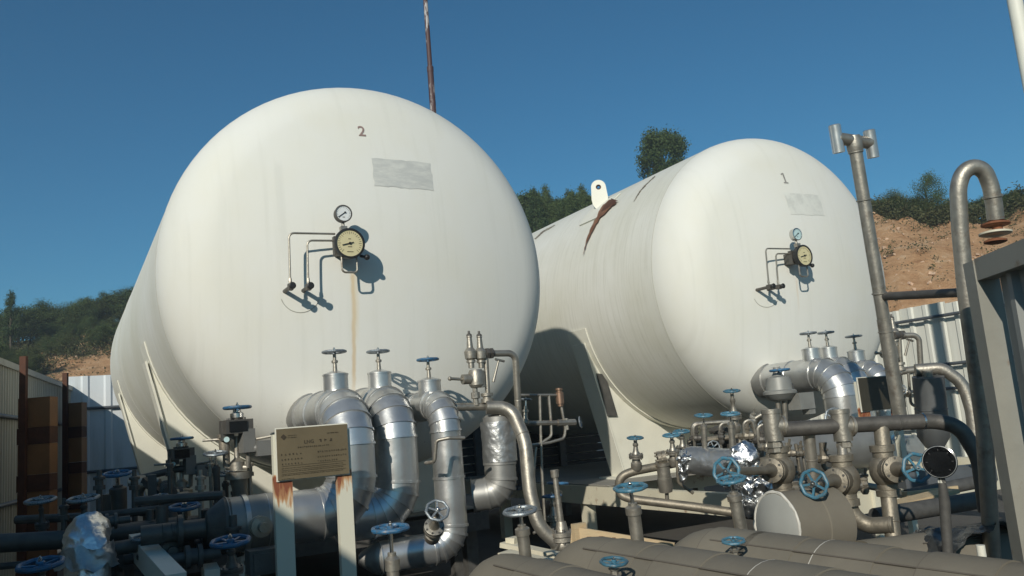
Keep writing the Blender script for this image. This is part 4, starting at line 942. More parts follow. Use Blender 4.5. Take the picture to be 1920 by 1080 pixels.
# ================================================================ left cluster in the shade
def actuator_valve(label, wx, wy, d, sc, bottom):
    k = lambda px, py, dd=0: D(wx+px*sc, wy+py*sc, d+dd)
    foot = k(8, bottom); t = thing('actuator_valve', label, 'valve', foot, 'pneumatic shut-off valves'); up = V((0, 0, 1)); s = sc*d/6.2
    part('stem_housing', MB().lathe(k(0, 24), up, [(0, .035*s), (.02*s, .05*s), (.05*s, .05*s), (.06*s, .03*s), (.09*s, .03*s)], 12), 'steel_bright', t)
    part('actuator_head', MB().box(k(-2, 36), (.20*s, .16*s, .10*s), Matrix.Rotation(.15, 3, 'Z')).box(k(-20, 44), (.09*s, .1*s, .14*s)), 'steel_dark', t, False)
    part('indicator_window', MB().box(k(-2, 36)-V((0, .085*s, 0)), (.13*s, .012*s, .075*s), Matrix.Rotation(.15, 3, 'Z')), 'black_gloss', t, False)
    part('window_mark', MB().box(k(-6, 37)-V((0, .095*s, 0)), (.03*s, .006*s, .022*s), Matrix.Rotation(.15, 3, 'Z')), 'dial_white', t, False)
    part('cap_screw', MB().bolts(k(-2, 36)+V((0, 0, .05*s)), (0, 0, 1), .07*s, .012*s, .03*s, 4), 'iron', t, kind='stuff')
    part('positioner', MB().box(k(18, 62), (.09*s, .11*s, .17*s), Matrix.Rotation(.15, 3, 'Z')), 'grey_paint', t, False)
    part('solenoid', MB().box(k(48, 76), (.10*s, .10*s, .11*s)).cyl(k(25, 76), k(46, 76), .035*s), 'grey_paint', t, False)
    part('regulator', MB().lathe(k(-24, 84), up, [(0, .035*s), (.05*s, .04*s), (.10*s, .04*s), (.105*s, .05*s), (.13*s, .05*s), (.14*s, .02*s), (.18*s, .02*s)], 12), 'bronze', t)
    part('yoke_bar', MB().cyl(k(-22, 55), k(-20, 112), .026*s).cyl(k(22, 70), k(20, 112), .02*s).cyl(k(-20, 112), k(20, 112), .02*s), 'steel', t)
    part('spindle', MB().lathe(k(0, 118), up, [(0, .055*s), (.06*s, .055*s), (.09*s, .02*s), (.25*s, .016*s)], 12), 'steel', t)
    part('valve_body', MB().tube([foot, k(4, 150), k(2, 122)], [.055*s, .055*s, .075*s], 16).lathe(k(2, 134), up, [(0, .09*s), (.05*s, .09*s)], 16), 'steel', t)
    for ln in ([k(-65, 62), k(-30, 60)], [k(32, 60), k(75, 52)], [k(34, 66), k(60, 68), k(76, 58)]): part('air_line', MB().tube(ln, .01*s, 8), 'steel', t)
    part('mini_gauge', MB().lathe(k(-20, 60, -.06*s), V(CAM)-k(-20, 60), [(0, .018*s), (.02*s, .02*s)], 14), 'dial_teal', t)
    handwheel(t, k(0, 0), (0, 0, 1), .1*s, 'wheel_blue')
actuator_valve('grey pneumatic valve with blue wheel standing left of the brass sign', 445, 764, 6.2, 1.0, 178)
actuator_valve('shaded pneumatic valve with blue wheel before the tank saddle', 341, 822, 6.9, .8, 190)
for (lab, wx, wy, fx, fy, d, wr, br) in (('slim grey-wheeled stem valve left of the sunlit pneumatic valve', 404, 850, 408, 945, 6.1, .085, .024), ('shorter slim stem valve against the pneumatic valve pipe', 422, 888, 424, 950, 6.3, .08, .022), ('smallest stem valve half hidden by the pneumatic valve pipe', 438, 906, 440, 960, 6.5, .04, .02)):
    gate_valve(lab, D(fx, fy, d), D(wx, wy, d), wr, br, 'wheel_grey', 'steel_dark', None, style='stem')
for (lab, wx, wy, fx, fy, d, wr, br, wm, st) in (
        ('blue-wheeled shaded valve before the bluish fence', 220, 888, 224, 985, 6.2, .1, .05, 'wheel_blue', 'stem'),
        ('blue-wheeled shaded valve below the second pneumatic valve', 346, 950, 350, 1060, 5.6, .1, .055, 'wheel_blue', 'stem'),
        ('large blue handwheel low down left of the sign post', 432, 1015, 436, 1085, 4.4, .102, .045, 'wheel_blue', 'gate'),
        ('large blue handwheel at the bottom left corner', 76, 1058, 80, 1110, 4.2, .11, .045, 'wheel_blue', 'gate'),
        ('grey handwheel in the shade left of the foil elbow', 76, 938, 80, 1000, 5.8, .1, .035, 'wheel_grey', 'gate'),
        ('grey handwheel in the shade above the foil elbow', 156, 935, 160, 990, 5.6, .1, .045, 'wheel_grey', 'gate')):
    gate_valve(lab, D(fx, fy, d), D(wx, wy, d), wr, br, wm, 'steel_dark', None, style=st)
pipe_thing('ground_pipe', 'dark long pipe crossing the shaded lower left corner', [D(-60, 1022, 5.4), D(120, 1012, 5.5), D(330, 985, 5.9), D(470, 975, 6.2)], .06, .3, 'steel_dark')
pipe_thing('ground_pipe', 'second dark pipe running below the pneumatic valves', [D(195, 1032, 5.2), D(300, 1015, 5.4), D(420, 985, 5.7), D(520, 970, 6.0)], .045, .3, 'steel_dark')
pipe_thing('drop_pipe', 'short dark pipe leg under the shaded valves', [D(310, 940, 6.0), D(330, 1000, 6.0), foot_to(D(330, 1000, 6.0), .2)], .05, .1, 'steel_dark')
pipe_thing('bent_stub', 'small bent pipe end left of the second pneumatic valve', [D(300, 905, 6.6), D(262, 908, 6.6), D(258, 960, 6.6)], .035, .08, 'steel')
pipe_thing('cross_pipe', 'dark cross pipe reaching from the stem valves to the second pneumatic valve', [D(258, 898, 6.9), D(330, 880, 6.9), D(400, 874, 6.9)], .028, .1, 'steel_dark')
pipe_thing('upright_pipe', 'thick dark upright pipe behind the blue-wheeled shaded valve', [D(215, 925, 6.6), foot_to(D(215, 925, 6.6), .2)], .09, .1, 'steel_dark')
mani = thing('valve_manifold', 'dark manifold block of small valves in the shade before the saddle', 'manifold', foot_to(D(300, 960, 6.5), 1.0))
rm = random.Random(8)
for k in range(9):
    p = D(rm.uniform(255, 345), rm.uniform(885, 960), rm.uniform(6.3, 6.8)); ax = rm.choice(((1, 0, 0), (0, 1, 0), (0, 0, 1)))
    part('fitting', MB().lathe(p, ax, [(-.09, .03), (-.04, .03), (-.035, .055), (.03, .055), (.035, .03), (.1, .03)], 10), rm.choice(('steel_dark', 'steel', 'iron')), mani)
part('frame', MB().bar(D(270, 900, 6.6), D(345, 965, 6.4), .05, .05).bar(foot_to(D(285, 960, 6.5), .2), D(285, 890, 6.5), .06, .06), 'iron', mani, False)
fe = MB(); c0 = D(165, 1010, 5.0); fe.tube([p for i, p in enumerate(fillet([c0+V((.02, .35, .0)), c0+V((0, 0, .03)), c0+V((0, -.05, -.5))], .16, 24))], .125, 44, False); 
fs = thing('foil_elbow', 'pipe elbow wrapped in torn silver foil at the lower left', 'foil wrap', c0-V((0, 0, .5))); fe2 = MB(); fe2.v = fe.v; fe2.f = fe.f
bm_ = fe2; bm_.crumple(.022, 9, 1).crumple(.010, 24, 5); part('foil_sleeve', bm_, 'foil', fs, True, fa=50)
fl = MB(); cc = c0+V((0, -.02, -.02)); 
for j in range(6):
    for k in range(34): a = 2*math.pi*k/33; fl.v.append(cc+V((math.cos(a)*(.132+.007*j), math.sin(a)*(.132+.007*j), -.02-.022*j)))
for j in range(5):
    for k in range(33): i = j*34+k; fl.f.append((i, i+1, i+35, i+34))
fl.crumple(.035, 13, 9); part('torn_edge', fl, 'foil_dark', fs, True, fa=60)
for (nm, lab, pts, w_) in (('skid_beam', 'pale steel beam receding at the lower left under the dark pipes', (D(258, 1020, 5.6), D(330, 1100, 4.6)), .11), ('skid_beam', 'pale beam end below the large blue handwheel', (D(395, 1062, 5.2), D(395, 1110, 5.2)), .09)):
    single(nm, MB().bar(pts[0], pts[1], w_, .14), 'cream', lab, 'beam', pts[1], None, False)
single('vessel_skirt', MB().lathe(V((-1.49, -1.49, hz)), (-1, .05, 0), [(-.02, .172), (.02, .174), (.12, .10), (.13, .06), (.26, .06), (.262, .1), (.29, .1), (.292, .06), (.5, .06)], 26), 'steel_dark', 'grey clad reducer at the left end of the thick header', 'pipe reducer', V((-1.49, -1.49, hz)))
tw = MB(); p = D(452, 940, 5.9); tw.lathe(p-V((0, 0, .55)), (0, 0, 1), [(0, .10), (.2, .09), (.38, .03), (.55, .035)], 16, False, False); tw.crumple(.018, 16, 3)
single('plastic_wrap', tw, 'foil_dark', 'twisted plastic film hanging from the pneumatic valve pipe', 'plastic film', p-V((0, 0, .55)), None, False)
box_c = D(500, 1050, 5.0); single('junction_box', MB().box(box_c, (.22, .16, .14)).box(box_c-V((0, .085, 0)), (.18, .012, .1)), 'iron', 'dark box at the foot of the left sign post', 'box', box_c-V((0, 0, .07)), None, False)

# more fittings and thin pipes in the shaded lower left corner
cl3 = thing('valve_manifold', 'dark tangle of fittings and flanges low in the shade left of the sign', 'manifold', foot_to(D(330, 1040, 5.3), .6))
rm = random.Random(31)
for k in range(26):
    p = D(rm.uniform(205, 500), rm.uniform(965, 1075), rm.uniform(5.0, 6.0)); ax = rm.choice(((1, 0, 0), (0, 1, 0), (0, 0, 1), (1, .2, .1))); q = rm.uniform(.7, 1.3)
    part('fitting', MB().lathe(p, ax, [(-.12*q, .03*q), (-.05*q, .03*q), (-.045*q, .065*q), (-.02*q, .065*q), (-.018*q, .045*q), (.02*q, .045*q), (.022*q, .065*q), (.045*q, .065*q), (.05*q, .03*q), (.14*q, .03*q)], 12), rm.choice(('steel_dark', 'iron', 'iron', 'steel')), cl3)
for k, pts in enumerate(([(30, 975), (180, 968), (300, 955)], [(205, 1000), (215, 1080)], [(385, 955), (392, 1075)], [(300, 990), (305, 1080)], [(255, 940), (420, 928)], [(0, 1062), (130, 1050)])):
    part('thin_pipe', MB().tube([D(x, y, 5.9-.1*k) for x, y in pts], .022 if k % 2 else .03, 10), 'iron' if k % 2 else 'steel_dark', cl3)
for (lab, px, py, d, wr) in (('small dark handwheel between the foil elbow and the drop pipe', 268, 1008, 5.3, .07), ('small dark handwheel below the second pneumatic valve', 300, 930, 6.2, .06)):
    gate_valve(lab, D(px+3, py+45, d), D(px, py, d), wr, .035, 'wheel_grey', 'iron', None, style='gate')

for (x, y0, y1, d, r_) in ((252, 905, 1010, 6.1, .02), (318, 880, 960, 6.4, .016), (376, 905, 1000, 6.0, .02), (395, 880, 960, 6.3, .014), (468, 880, 945, 6.3, .016), (186, 905, 985, 6.0, .022), (120, 960, 1030, 5.6, .018)):
    a = D(x, y0, d); part('thin_pipe', MB().tube([a, V((a.x, a.y, D(x, y1, d).z))], r_, 9).lathe(a, (0, 0, 1), [(-.05, r_*1.9), (-.02, r_*1.9), (-.018, r_*1.3), (.02, r_*1.3), (.022, r_*1.9), (.04, r_*1.9), (.05, r_*.8), (.09, r_*.7)], 10), rm.choice(('steel', 'steel_dark')), cl3)

# ================================================================ right-hand pipework
def lift(p, dz): return p+V((0, 0, dz))
GB = 'globe valves on the right-hand skid'
dm = 5.35
main = pipe_thing('main_pipe', 'long dark steel pipe crossing before the right-hand sign, bending down at its right end', [D(1462, 806, dm), D(1580, 798, dm), D(1755, 789, dm), D(1800, 800, dm-.05), D(1836, 860, dm-.1), D(1850, 960, dm-.15)], .049, [1, 1, .18, .3], 'steel_dark', welds=((1, .6),), n=18)
part('clamp', MB().lathe(D(1728, 790, dm), D(1728, 790, dm)-D(1700, 791, dm), [(0, .049), (0, .053), (.012, .053), (.012, .049)], 18, False, False), 'steel_bright', main)
for (lab, px, d) in (('dull steel tee at the left end of the long dark pipe', 1449, dm), ('dull steel tee in the middle of the long dark pipe', 1578, dm)):
    c = D(px, 800, d); t = thing('pipe_tee', lab, 'pipe tee', lift(c, -.1))
    part('barrel', MB().lathe(lift(c, -.09), (0, 0, 1), [(0, .058), (.17, .058), (.171, .062), (.20, .062)], 18), 'steel', t)
    part('union', MB().lathe(lift(c, -.16), (0, 0, 1), [(0, .04), (.03, .04), (.031, .052), (.055, .052), (.056, .045), (.07, .045)], 6), 'steel', t)
    part('branch', MB().cyl(c, D(px+24, 798, d), .054, n=16).cyl(D(px+17, 799, d), D(px+21, 799, d), .066, n=16), 'steel', t)
globe_valve('left bronze globe valve with a teal wheel facing the tube loop', D(1463, 882, dm), D(1362, 884, dm-.62), .075, .082, 'bronze', 'wheel_teal', GB)
globe_valve('middle bronze globe valve, its large teal wheel turned to the camera', D(1583, 900, dm-.1), D(1526, 907, dm-.45), .078, .086, 'bronze', 'wheel_teal', GB)
globe_valve('right bronze globe valve with a teal wheel beside the black gauge', D(1660, 882, dm-.1), D(1719, 877, dm-.5), .078, .086, 'bronze', 'wheel_teal', GB)
globe_valve('small globe valve half hidden behind the left bronze valve', D(1450, 868, 6.4), D(1411, 878, 6.3), .06, .07, 'bronze', 'wheel_teal', GB)
pipe_thing('riser', 'short steel riser between the left tee and its globe valve', [D(1453, 825, dm), D(1459, 870, dm)], .035, .05)
pipe_thing('riser', 'steel riser dropping from the long pipe between the two tees', [D(1516, 808, dm+.05), D(1522, 868, dm+.05), D(1528, 930, dm+.05)], .038, .05, welds=((0, .9),))
pipe_thing('riser', 'short steel riser between the middle tee and its globe valve', [D(1578, 825, dm), D(1582, 880, dm-.1)], .033, .05)
pipe_thing('riser', 'thick steel riser from the long pipe through the right globe valve to the jacketed pipe', [D(1652, 798, dm), D(1662, 900, dm-.1), D(1681, 1060, dm-.3)], .048, .05, 'bronze', welds=((1, .5), (1, .72)))
pipe_thing('swan_pipe', 'curved bronze pipe sweeping from the middle globe valve to the thick riser', [D(1588, 925, dm-.1), D(1597, 965, dm-.12), D(1625, 986, dm-.15), D(1676, 984, dm-.25)], .05, .14, 'bronze', welds=((2, .9),))
pipe_thing('left_foot_pipe', 'bronze pipe stub under the left globe valve', [D(1466, 910, dm), D(1470, 945, dm)], .055, .05, 'bronze')
# vent mast with twin outlets
dv_ = 6.6
vm = thing('vent_mast', 'tall steel vent mast with a T-shaped twin outlet against the sky', 'vent pipe', D(1687, 778, dv_))
top = D(1601, 262, dv_); bot = D(1687, 778, dv_); top = V((bot.x, bot.y, top.z)); 
topx = PX(1601, 262, bot.x) ; top = V((bot.x+(D(1601, 262, dv_)-bot).x*.0, bot.y, 3.62))
lean = D(1601, 264, dv_)-bot
part('mast_pipe', MB().tube([bot, bot+lean*.35, bot+lean*.351, bot+lean*.97], [.053, .053, .049, .049], 18), 'steel', vm)
for k in (.3, .44, .78, .955): part('weld_bead', MB().lathe(bot+lean*k, lean, [(0, .052), (.004, .058), (.012, .058), (.016, .052)], 18, False, False), 'steel', vm)
tc_ = bot+lean; sdir = (D(1637, 262, dv_+.05)-D(1557, 250, dv_-.05)).normalized()
tp = part('tee_head', MB().tube(fillet([tc_-lean.normalized()*.10, tc_-lean.normalized()*.0, tc_+lean.normalized()*.005], .03), [.058, .056, .05]+[.05]*0, 18) if False else MB().lathe(tc_-lean.normalized()*.1, lean, [(0, .052), (.03, .06), (.09, .062), (.14, .05)], 18).cyl(tc_-sdir*.15, tc_+sdir*.15, .048, n=16), 'steel', vm)
for s_ in (-1, 1):
    c = tc_+sdir*.158*s_; part('outlet', MB().lathe(c-lean.normalized()*.115, lean, [(.02, .036), (0, .036), (0, .046), (.215, .046), (.222, .038)], 18), 'cladding', vm)
pipe_thing('stay_pipe', 'dark horizontal stay pipe between the vent mast and the gooseneck pipe', [D(1657, 556, dv_-.02), D(1850, 546, 5.4)], .032, .05, 'steel_dark')
# gooseneck beside the gate
dg_ = 4.75
gp = thing('gooseneck_pipe', 'steel gooseneck vent pipe with rusty flange beside the gate post', 'vent pipe', D(1862, 1045, dg_))
gpts = [D(1862, 1060, dg_), D(1845, 800, dg_), D(1812, 560, dg_), D(1800, 430, dg_), D(1796, 350, dg_), D(1806, 322, dg_), D(1826, 311, dg_), D(1846, 320, dg_), D(1858, 350, dg_), D(1864, 385, dg_), D(1867, 412, dg_)]
part('bent_pipe', MB().tube(fillet(gpts, .25, 4), .045, 20), 'steel', gp)
part('weld_bead', MB().lathe(D(1861, 366, dg_), D(1864, 385, dg_)-D(1861, 366, dg_), [(0, .045), (.004, .052), (.014, .052), (.018, .045)], 20, False, False), 'steel', gp)
part('end_collar', MB().lathe(D(1867, 410, dg_), (0, 0, -1), [(0, .046), (.03, .028), (.07, .028)], 16), 'rust', gp)
for k, (py, r_) in enumerate(((424, .075), (441, .085), (456, .06))):
    part('flange', MB().lathe(D(1867, py, dg_), (.05, 0, 1), [(0, r_*.75), (.006, r_), (.016, r_), (.03, r_*.35)], 22), 'rust' if k != 1 else 'cream_rusty', gp)
# second drip pot, safety valve and tubing of tank 1
ds_ = 7.4
def QR(px, py): return D(1672+(px-893)*.78, 700+(py-762)*.72, ds_)
safety_set('steel safety valve set partly hidden by the vent mast, before the white fence', QR, .95, 'safety valve sets')
pipe_thing('relief_pipe', 'bent steel relief pipe before the white fence right of the vent mast', [QR(915, 663), QR(958, 663), QR(965, 780)], .024, .06)
pipe_thing('relief_header', 'short horizontal pipe feeding the right-hand safety valve set', [D(1680, 698, ds_), D(1742, 690, ds_)], .03, .05)
pot2 = thing('drip_pot', 'dark grey drip pot with tapered foot before the white fence', 'drip pot', D(1745, 840, 6.9))
a = D(1740, 706, 6.9); b = D(1749, 800, 6.9)
part('pot_body', MB().lathe(b, a-b, [(0, .125), ((a-b).length*.35, .125), ((a-b).length*.36, .129), ((a-b).length*.37, .122), ((a-b).length, .122)], 26), 'cladding_dark', pot2)
part('pot_cone', MB().lathe(b, b-a, [(0, .125), (.08, .125), (.17, .07), (.18, .04), (.3, .04)], 26), 'cladding_dark', pot2)
part('pot_neck', MB().lathe(a, a-b, [(0, .04), (.05, .04)], 14), 'steel', pot2)
pipe_thing('vent_pipe', 'thick dark pipe arching over the dark drip pot to the right', [D(1716, 694, 7.0), D(1765, 690, 6.95), D(1806, 718, 6.9), D(1822, 770, 6.85), D(1832, 860, 6.8)], .05, [.12, .3, .5], 'steel', n=18)
for (lab, pts) in (('thin tube bent under the right-hand safety valves', [(1678, 640), (1676, 690), (1690, 700)]), ('thin upright tube left of the dark drip pot', [(1703, 700), (1708, 760), (1725, 762)]), ('second thin upright tube left of the dark drip pot', [(1715, 700), (1718, 780)])):
    pipe_thing('sampling_tube', lab, [D(x, y, 7.3) for x, y in pts], .013, .05)
gate_valve('small steel valve with round wheel on the side of the dark drip pot', D(1702, 738, 7.1), D(1690, 731, 7.0), .045, .028, 'wheel_grey', 'steel', None, style='small')
# black pressure gauge in front
bg_ = D(1762, 866, 4.5); fdir = (CAM-bg_).normalized(); fdir = (fdir+V((-.18, 0, .05))).normalized()
pg = thing('pressure_gauge', 'black-faced pressure gauge with bright rim on a dark stem at the lower right', 'gauge', foot_to(D(1775, 1045, 4.5), .55))
gc = part('gauge_case', MB().lathe(bg_-fdir*.06, fdir, [(0, .07), (.01, .082), (.06, .082), (.062, .087), (.075, .087), (.077, .078), (.07, .076)], 32), 'black_gloss', pg)
part('gauge_rim', MB().torus(bg_+fdir*.014, fdir, .082, .003, 36, 6), 'steel_bright', gc)
part('gauge_face', MB().lathe(bg_+fdir*.009, fdir, [(0, .077), (.001, .077)], 30), 'black_gloss', gc)
gu, gw, ga_ = frame_of(fdir); tk = MB()
for k in range(7):
    a = rad(225-270*k/6); e = gu*math.cos(a)+gw*math.sin(a); tk.bar(bg_+fdir*.0115+e*.058, bg_+fdir*.0115+e*.068, .003, .001, up=fdir)
part('gauge_marks', tk, 'black', gc, False)
part('gauge_stem', MB().tube([D(1765, 893, 4.5), D(1771, 940, 4.5), D(1778, 1050, 4.5), foot_to(D(1778, 1050, 4.5), .55)], [.016, .028, .026, .026], 12), 'iron', pg)
part('stem_nut', MB().lathe(D(1766, 905, 4.5), (0, 0, 1), [(0, .02), (.04, .02)], 6), 'cream', pg)

# ---------------------------------------------------------------- tube loop and filter on the skid
dl = 6.4
lp_ = pipe_thing('loop_pipe', 'brown steel pipe loop turning back on itself beside the cream beam', [D(1300, 862, dl+.1), D(1185, 884, dl), D(1161, 895, dl), D(1160, 928, dl), D(1185, 936, dl-.05), D(1300, 950, dl-.2), D(1425, 968, dl-.4)], .033, [.5, .12, .12, .12, 1], 'bronze', welds=((0, .95),))
GS = 'small gate valves on the pipe loop'
gate_valve('small teal-wheeled valve at the bend of the pipe loop, leftmost', D(1193, 866, dl), D(1191, 821, dl), .063, .042, 'wheel_teal', 'steel', GS)
gate_valve('second teal-wheeled valve on the pipe loop, above the filter', D(1263, 858, dl), D(1259, 816, dl), .068, .042, 'wheel_teal', 'steel', GS)
gate_valve('third teal-wheeled valve on the pipe loop, just behind the second', D(1281, 850, dl+.35), D(1278, 809, dl+.35), .068, .042, 'wheel_teal', 'steel', GS)
fb_ = D(1240, 858, dl); single('bolted_flange', MB().lathe(fb_, D(1300, 862, dl)-D(1185, 884, dl), [(-.03, .05), (-.004, .05), (-.003, .04), (.003, .04), (.004, .05), (.03, .05)], 16).bolts(fb_, D(1300, 862, dl)-D(1185, 884, dl), .043, .008, .09, 8), 'bronze', 'bolted flange on the pipe loop above the filter', 'flange', fb_)
ft = thing('pipe_filter', 'dull cylindrical filter hanging under the pipe loop', 'filter', D(1250, 920, dl))
part('housing', MB().lathe(D(1248, 915, dl), D(1243, 872, dl)-D(1248, 915, dl), [(-.03, .03), (-.028, .05), (.0, .055), (.08, .055), (.082, .05), (.17, .05), (.175, .058), (.20, .058)], 18), 'steel', ft)
part('drain', MB().cyl(D(1250, 920, dl), D(1251, 938, dl), .015), 'steel', ft)
fw = thing('foil_pipe', 'pipe wrapped in crumpled silver foil under two teal wheels', 'foil wrap', D(1340, 890, 6.0))
wp = MB().tube([D(1290+i*2.3, 862+i*.22, 6.15-i*.0075) for i in range(49)], [.09]+[.1]*47+[.09], 48, True); wp.crumple(.008, 9, 2).crumple(.004, 34, 3); part('foil_sleeve', wp, 'foil_dark', fw, True, fa=70)
for (cx, cy, d_, s_) in ((1290, 862, 6.1, .10), (1392, 862, 5.75, .11), (1385, 900, 5.75, .09), (1428, 925, 5.7, .13), (1405, 945, 5.7, .09), (1280, 885, 6.1, .05)):
    b_ = MB().sphere(D(cx, cy, d_), s_*.85, 44, (1.1, 1, .8) if s_ > .055 else (.6, .6, 1.9)); b_.crumple(s_*.5, 8, cx).crumple(s_*.28, 26, cx); part('crumpled_foil', b_, 'foil', fw, True, fa=75)
gate_valve('teal wheel on a thin bare stem rising from the foil wrap, left of two', D(1322, 846, 6.05), D(1319, 779, 6.05), .064, .02, 'wheel_teal', 'steel', 'stem valves through the foil', style='stem')
gate_valve('teal wheel on a thin bare stem rising from the foil wrap, right of two', D(1374, 844, 5.9), D(1369, 776, 5.9), .068, .022, 'wheel_teal', 'steel', 'stem valves through the foil', style='stem')
gate_valve('teal flat wheel on a stout stem in front of the foil wrap', foot_to(D(1390, 990, 4.55), .95), D(1371, 899, 4.55), .08, .034, 'wheel_teal', 'steel', None, style='stem')
gate_valve('small teal-wheeled valve hanging below the tank marked 1', D(1378, 795, 7.6), D(1372, 733, 7.6), .075, .05, 'wheel_teal', 'steel')
for k, (x0, x1, dy) in enumerate(((1300, 1375, 0), (1400, 1440, -20))):
    pipe_thing('sampling_tube', ('thin steel tube frame behind the foil-wrapped pipe', 'thin curved tube right of the foil-wrapped pipe')[k], [D(x0, 840, 6.9), D(x0-2, 795, 6.9), D(x1, 790+dy, 6.9), D(x1+3, 845, 6.9)], .016, .04)
dk = lambda px, py: D(px, py, 7.2)
dv2 = thing('diaphragm_valve', 'grey mushroom-shaped diaphragm valve with blue wheel under the right-hand clad pipes', 'valve', dk(1470, 812))
part('diaphragm_case', MB().lathe(dk(1464, 752), (0, 0, 1), [(0, .05), (.02, .10), (.05, .125), (.06, .14), (.085, .14), (.095, .115), (.20, .10), (.215, .05), (.25, .03), (.29, .03)], 24), 'grey_light', dv2)
part('yoke', MB().cyl(dk(1458, 752), dk(1462, 790), .02).cyl(dk(1470, 752), dk(1473, 790), .02).lathe(dk(1468, 800), (0, 0, 1), [(0, .06), (.03, .06), (.06, .03)], 14), 'steel', dv2)
part('positioner', MB().box(dk(1502, 752), (.17, .14, .14)).cyl(dk(1478, 744), dk(1498, 744), .03).box(dk(1516, 765), (.07, .08, .10)), 'grey_light', dv2, False)
part('knob', MB().lathe(dk(1474, 728), (.5, -.8, .1), [(0, .02), (.03, .02), (.032, .035), (.06, .035)], 12), 'iron', dv2)
handwheel(dv2, dk(1462, 694), (0, 0, 1), .085, 'wheel_blue')
cl2 = thing('insulated_pipe', 'grey clad header pipe behind the left and middle tees', 'insulated pipe', D(1520, 840, 7.3))
clad_pipe(cl2, [D(1405, 855, 7.1), D(1640, 832, 7.6)], .1, .20, 'cladding_dull', .5, 3)
rm = random.Random(21); cl = thing('valve_manifold', 'cluster of small steel fittings behind the foil and under the tank marked 1', 'manifold', D(1400, 850, 7.0))
for k in range(14):
    p = D(rm.uniform(1300, 1440), rm.uniform(800, 850), rm.uniform(6.9, 7.3)); ax = rm.choice(((1, 0, 0), (0, 1, 0), (0, 0, 1)))
    part('fitting', MB().lathe(p, ax, [(-.10, .025), (-.04, .025), (-.035, .045), (.03, .045), (.035, .025), (.1, .025)], 10), rm.choice(('steel', 'steel_dark', 'bronze')), cl)
part('rail', MB().cyl(D(1290, 835, 7.1), D(1450, 822, 7.1), .04), 'steel_dark', cl)

for pts, d, r_ in (([(1303, 846), (1300, 797), (1330, 793)], 6.75, .012), ([(1352, 842), (1349, 795), (1372, 792), (1376, 842)], 6.8, .012), ([(1398, 838), (1394, 792), (1410, 786), (1416, 812), (1410, 845)], 6.7, .014),
        ([(1425, 850), (1420, 800), (1438, 795)], 6.6, .014), ([(1290, 828), (1440, 812)], 6.9, .022), ([(1492, 832), (1500, 885)], 6.2, .014), ([(1500, 828), (1510, 880)], 6.25, .010), ([(1474, 830), (1484, 890)], 6.1, .012),
        ([(1410, 905), (1560, 900), (1650, 915)], 6.0, .025), ([(1400, 930), (1520, 925), (1600, 945)], 5.9, .02), ([(1268, 850), (1272, 905), (1300, 925)], 6.3, .012), ([(1540, 830), (1545, 880), (1600, 885)], 6.0, .018)):
    part('thin_pipe', MB().tube(fillet([D(x, y, d) for x, y in pts], .04), r_, 9), rm.choice(('steel', 'steel', 'bronze')), cl)
for (x, y, d, s_) in ((1305, 822, 6.75, .8), (1352, 820, 6.8, .8), (1400, 818, 6.7, 1), (1428, 825, 6.6, 1), (1412, 790, 6.9, .9), (1440, 838, 6.5, 1.1), (1478, 850, 6.1, .9), (1500, 850, 6.2, .8), (1545, 860, 6.0, 1), (1570, 900, 6.0, 1), (1490, 903, 6.0, 1), (1620, 908, 6.0, 1)):
    c = D(x, y, d); ax = rm.choice(((0, 0, 1), (1, 0, 0), (.3, -.9, 0)))
    part('small_valve', MB().lathe(c, ax, [(-.07*s_, .018*s_), (-.05*s_, .03*s_), (-.03*s_, .03*s_), (-.028*s_, .022*s_), (0, .034*s_), (.028*s_, .022*s_), (.03*s_, .03*s_), (.05*s_, .03*s_), (.07*s_, .018*s_)], 8).lathe(c, (0, -.3, 1), [(0, .02*s_), (.06*s_, .016*s_), (.061*s_, .024*s_), (.075*s_, .024*s_), (.076*s_, .01*s_), (.12*s_, .01*s_)], 8), rm.choice(('steel', 'bronze', 'steel_dark')), cl)
for (x, y, d, ax, r_) in ((1432, 800, 6.7, (-.3, -.9, .2), .05), (1566, 784, 5.55, (-.4, -.8, .2), .07), (1338, 838, 6.6, (-.5, -.8, .1), .05)):
    handwheel(cl, D(x, y, d), ax, r_, 'wheel_grey')

# ================================================================ matt grey jacketed pipes in front
def jacket_pipe(label, pts, r, br, joints, m='jacket', endcap=True):
    pts = [V(p) for p in pts]; t = thing('jacketed_pipe', label, 'insulated pipe', min(pts, key=lambda p: p.z), 'matt grey jacketed pipes')
    path = fillet(pts, br, 8); part('jacket_sheet', MB().tube(path, r, 36), m, t)
    for ang in (.9, 2.2):
        a_ = (pts[-1]-pts[-2]).normalized(); u_, w_, _ = frame_of(a_); o_ = (w_*math.sin(ang)+u_*math.cos(ang))*(r+.0065); o_ = o_ if o_.z > 0 else -o_
        part('lengthwise_seam', MB().bar(pts[-2]+o_+a_*.3, pts[-1]+o_, .007, .006, up=o_), 'jacket_seam', t, False)
    for (i, k) in joints:
        c = pts[i].lerp(pts[i+1], k); a = (pts[i+1]-pts[i]).normalized()
        part('lap_joint', MB().lathe(c-a*.02, a, [(0, r-.001), (.001, r+.006), (.30, r+.006), (.301, r-.001)], 36, False, False), m, t)
        mb = MB(); u, w, _ = frame_of(a); pr_ = None
        part('sealant_bead', MB().lathe(c-a*.024, a, [(0, r), (.001, r+.006), (.005, r+.006), (.006, r)], 36, False, False), 'sealant' if (i*7+int(k*100)) % 4 == 0 else 'jacket_seam', t)
    return t
dirY = V((0, 1, 0))
def along(px, py, d, r):                      # axis point of a pipe whose upper edge is seen at px, py
    return D(px, py, d)-V((0, 0, r))
rB, rC, rA = .21, .21, .19
b0 = along(1128, 1008, 4.35, rB); b1 = V((b0.x+.10, -7.6, b0.z-.02))
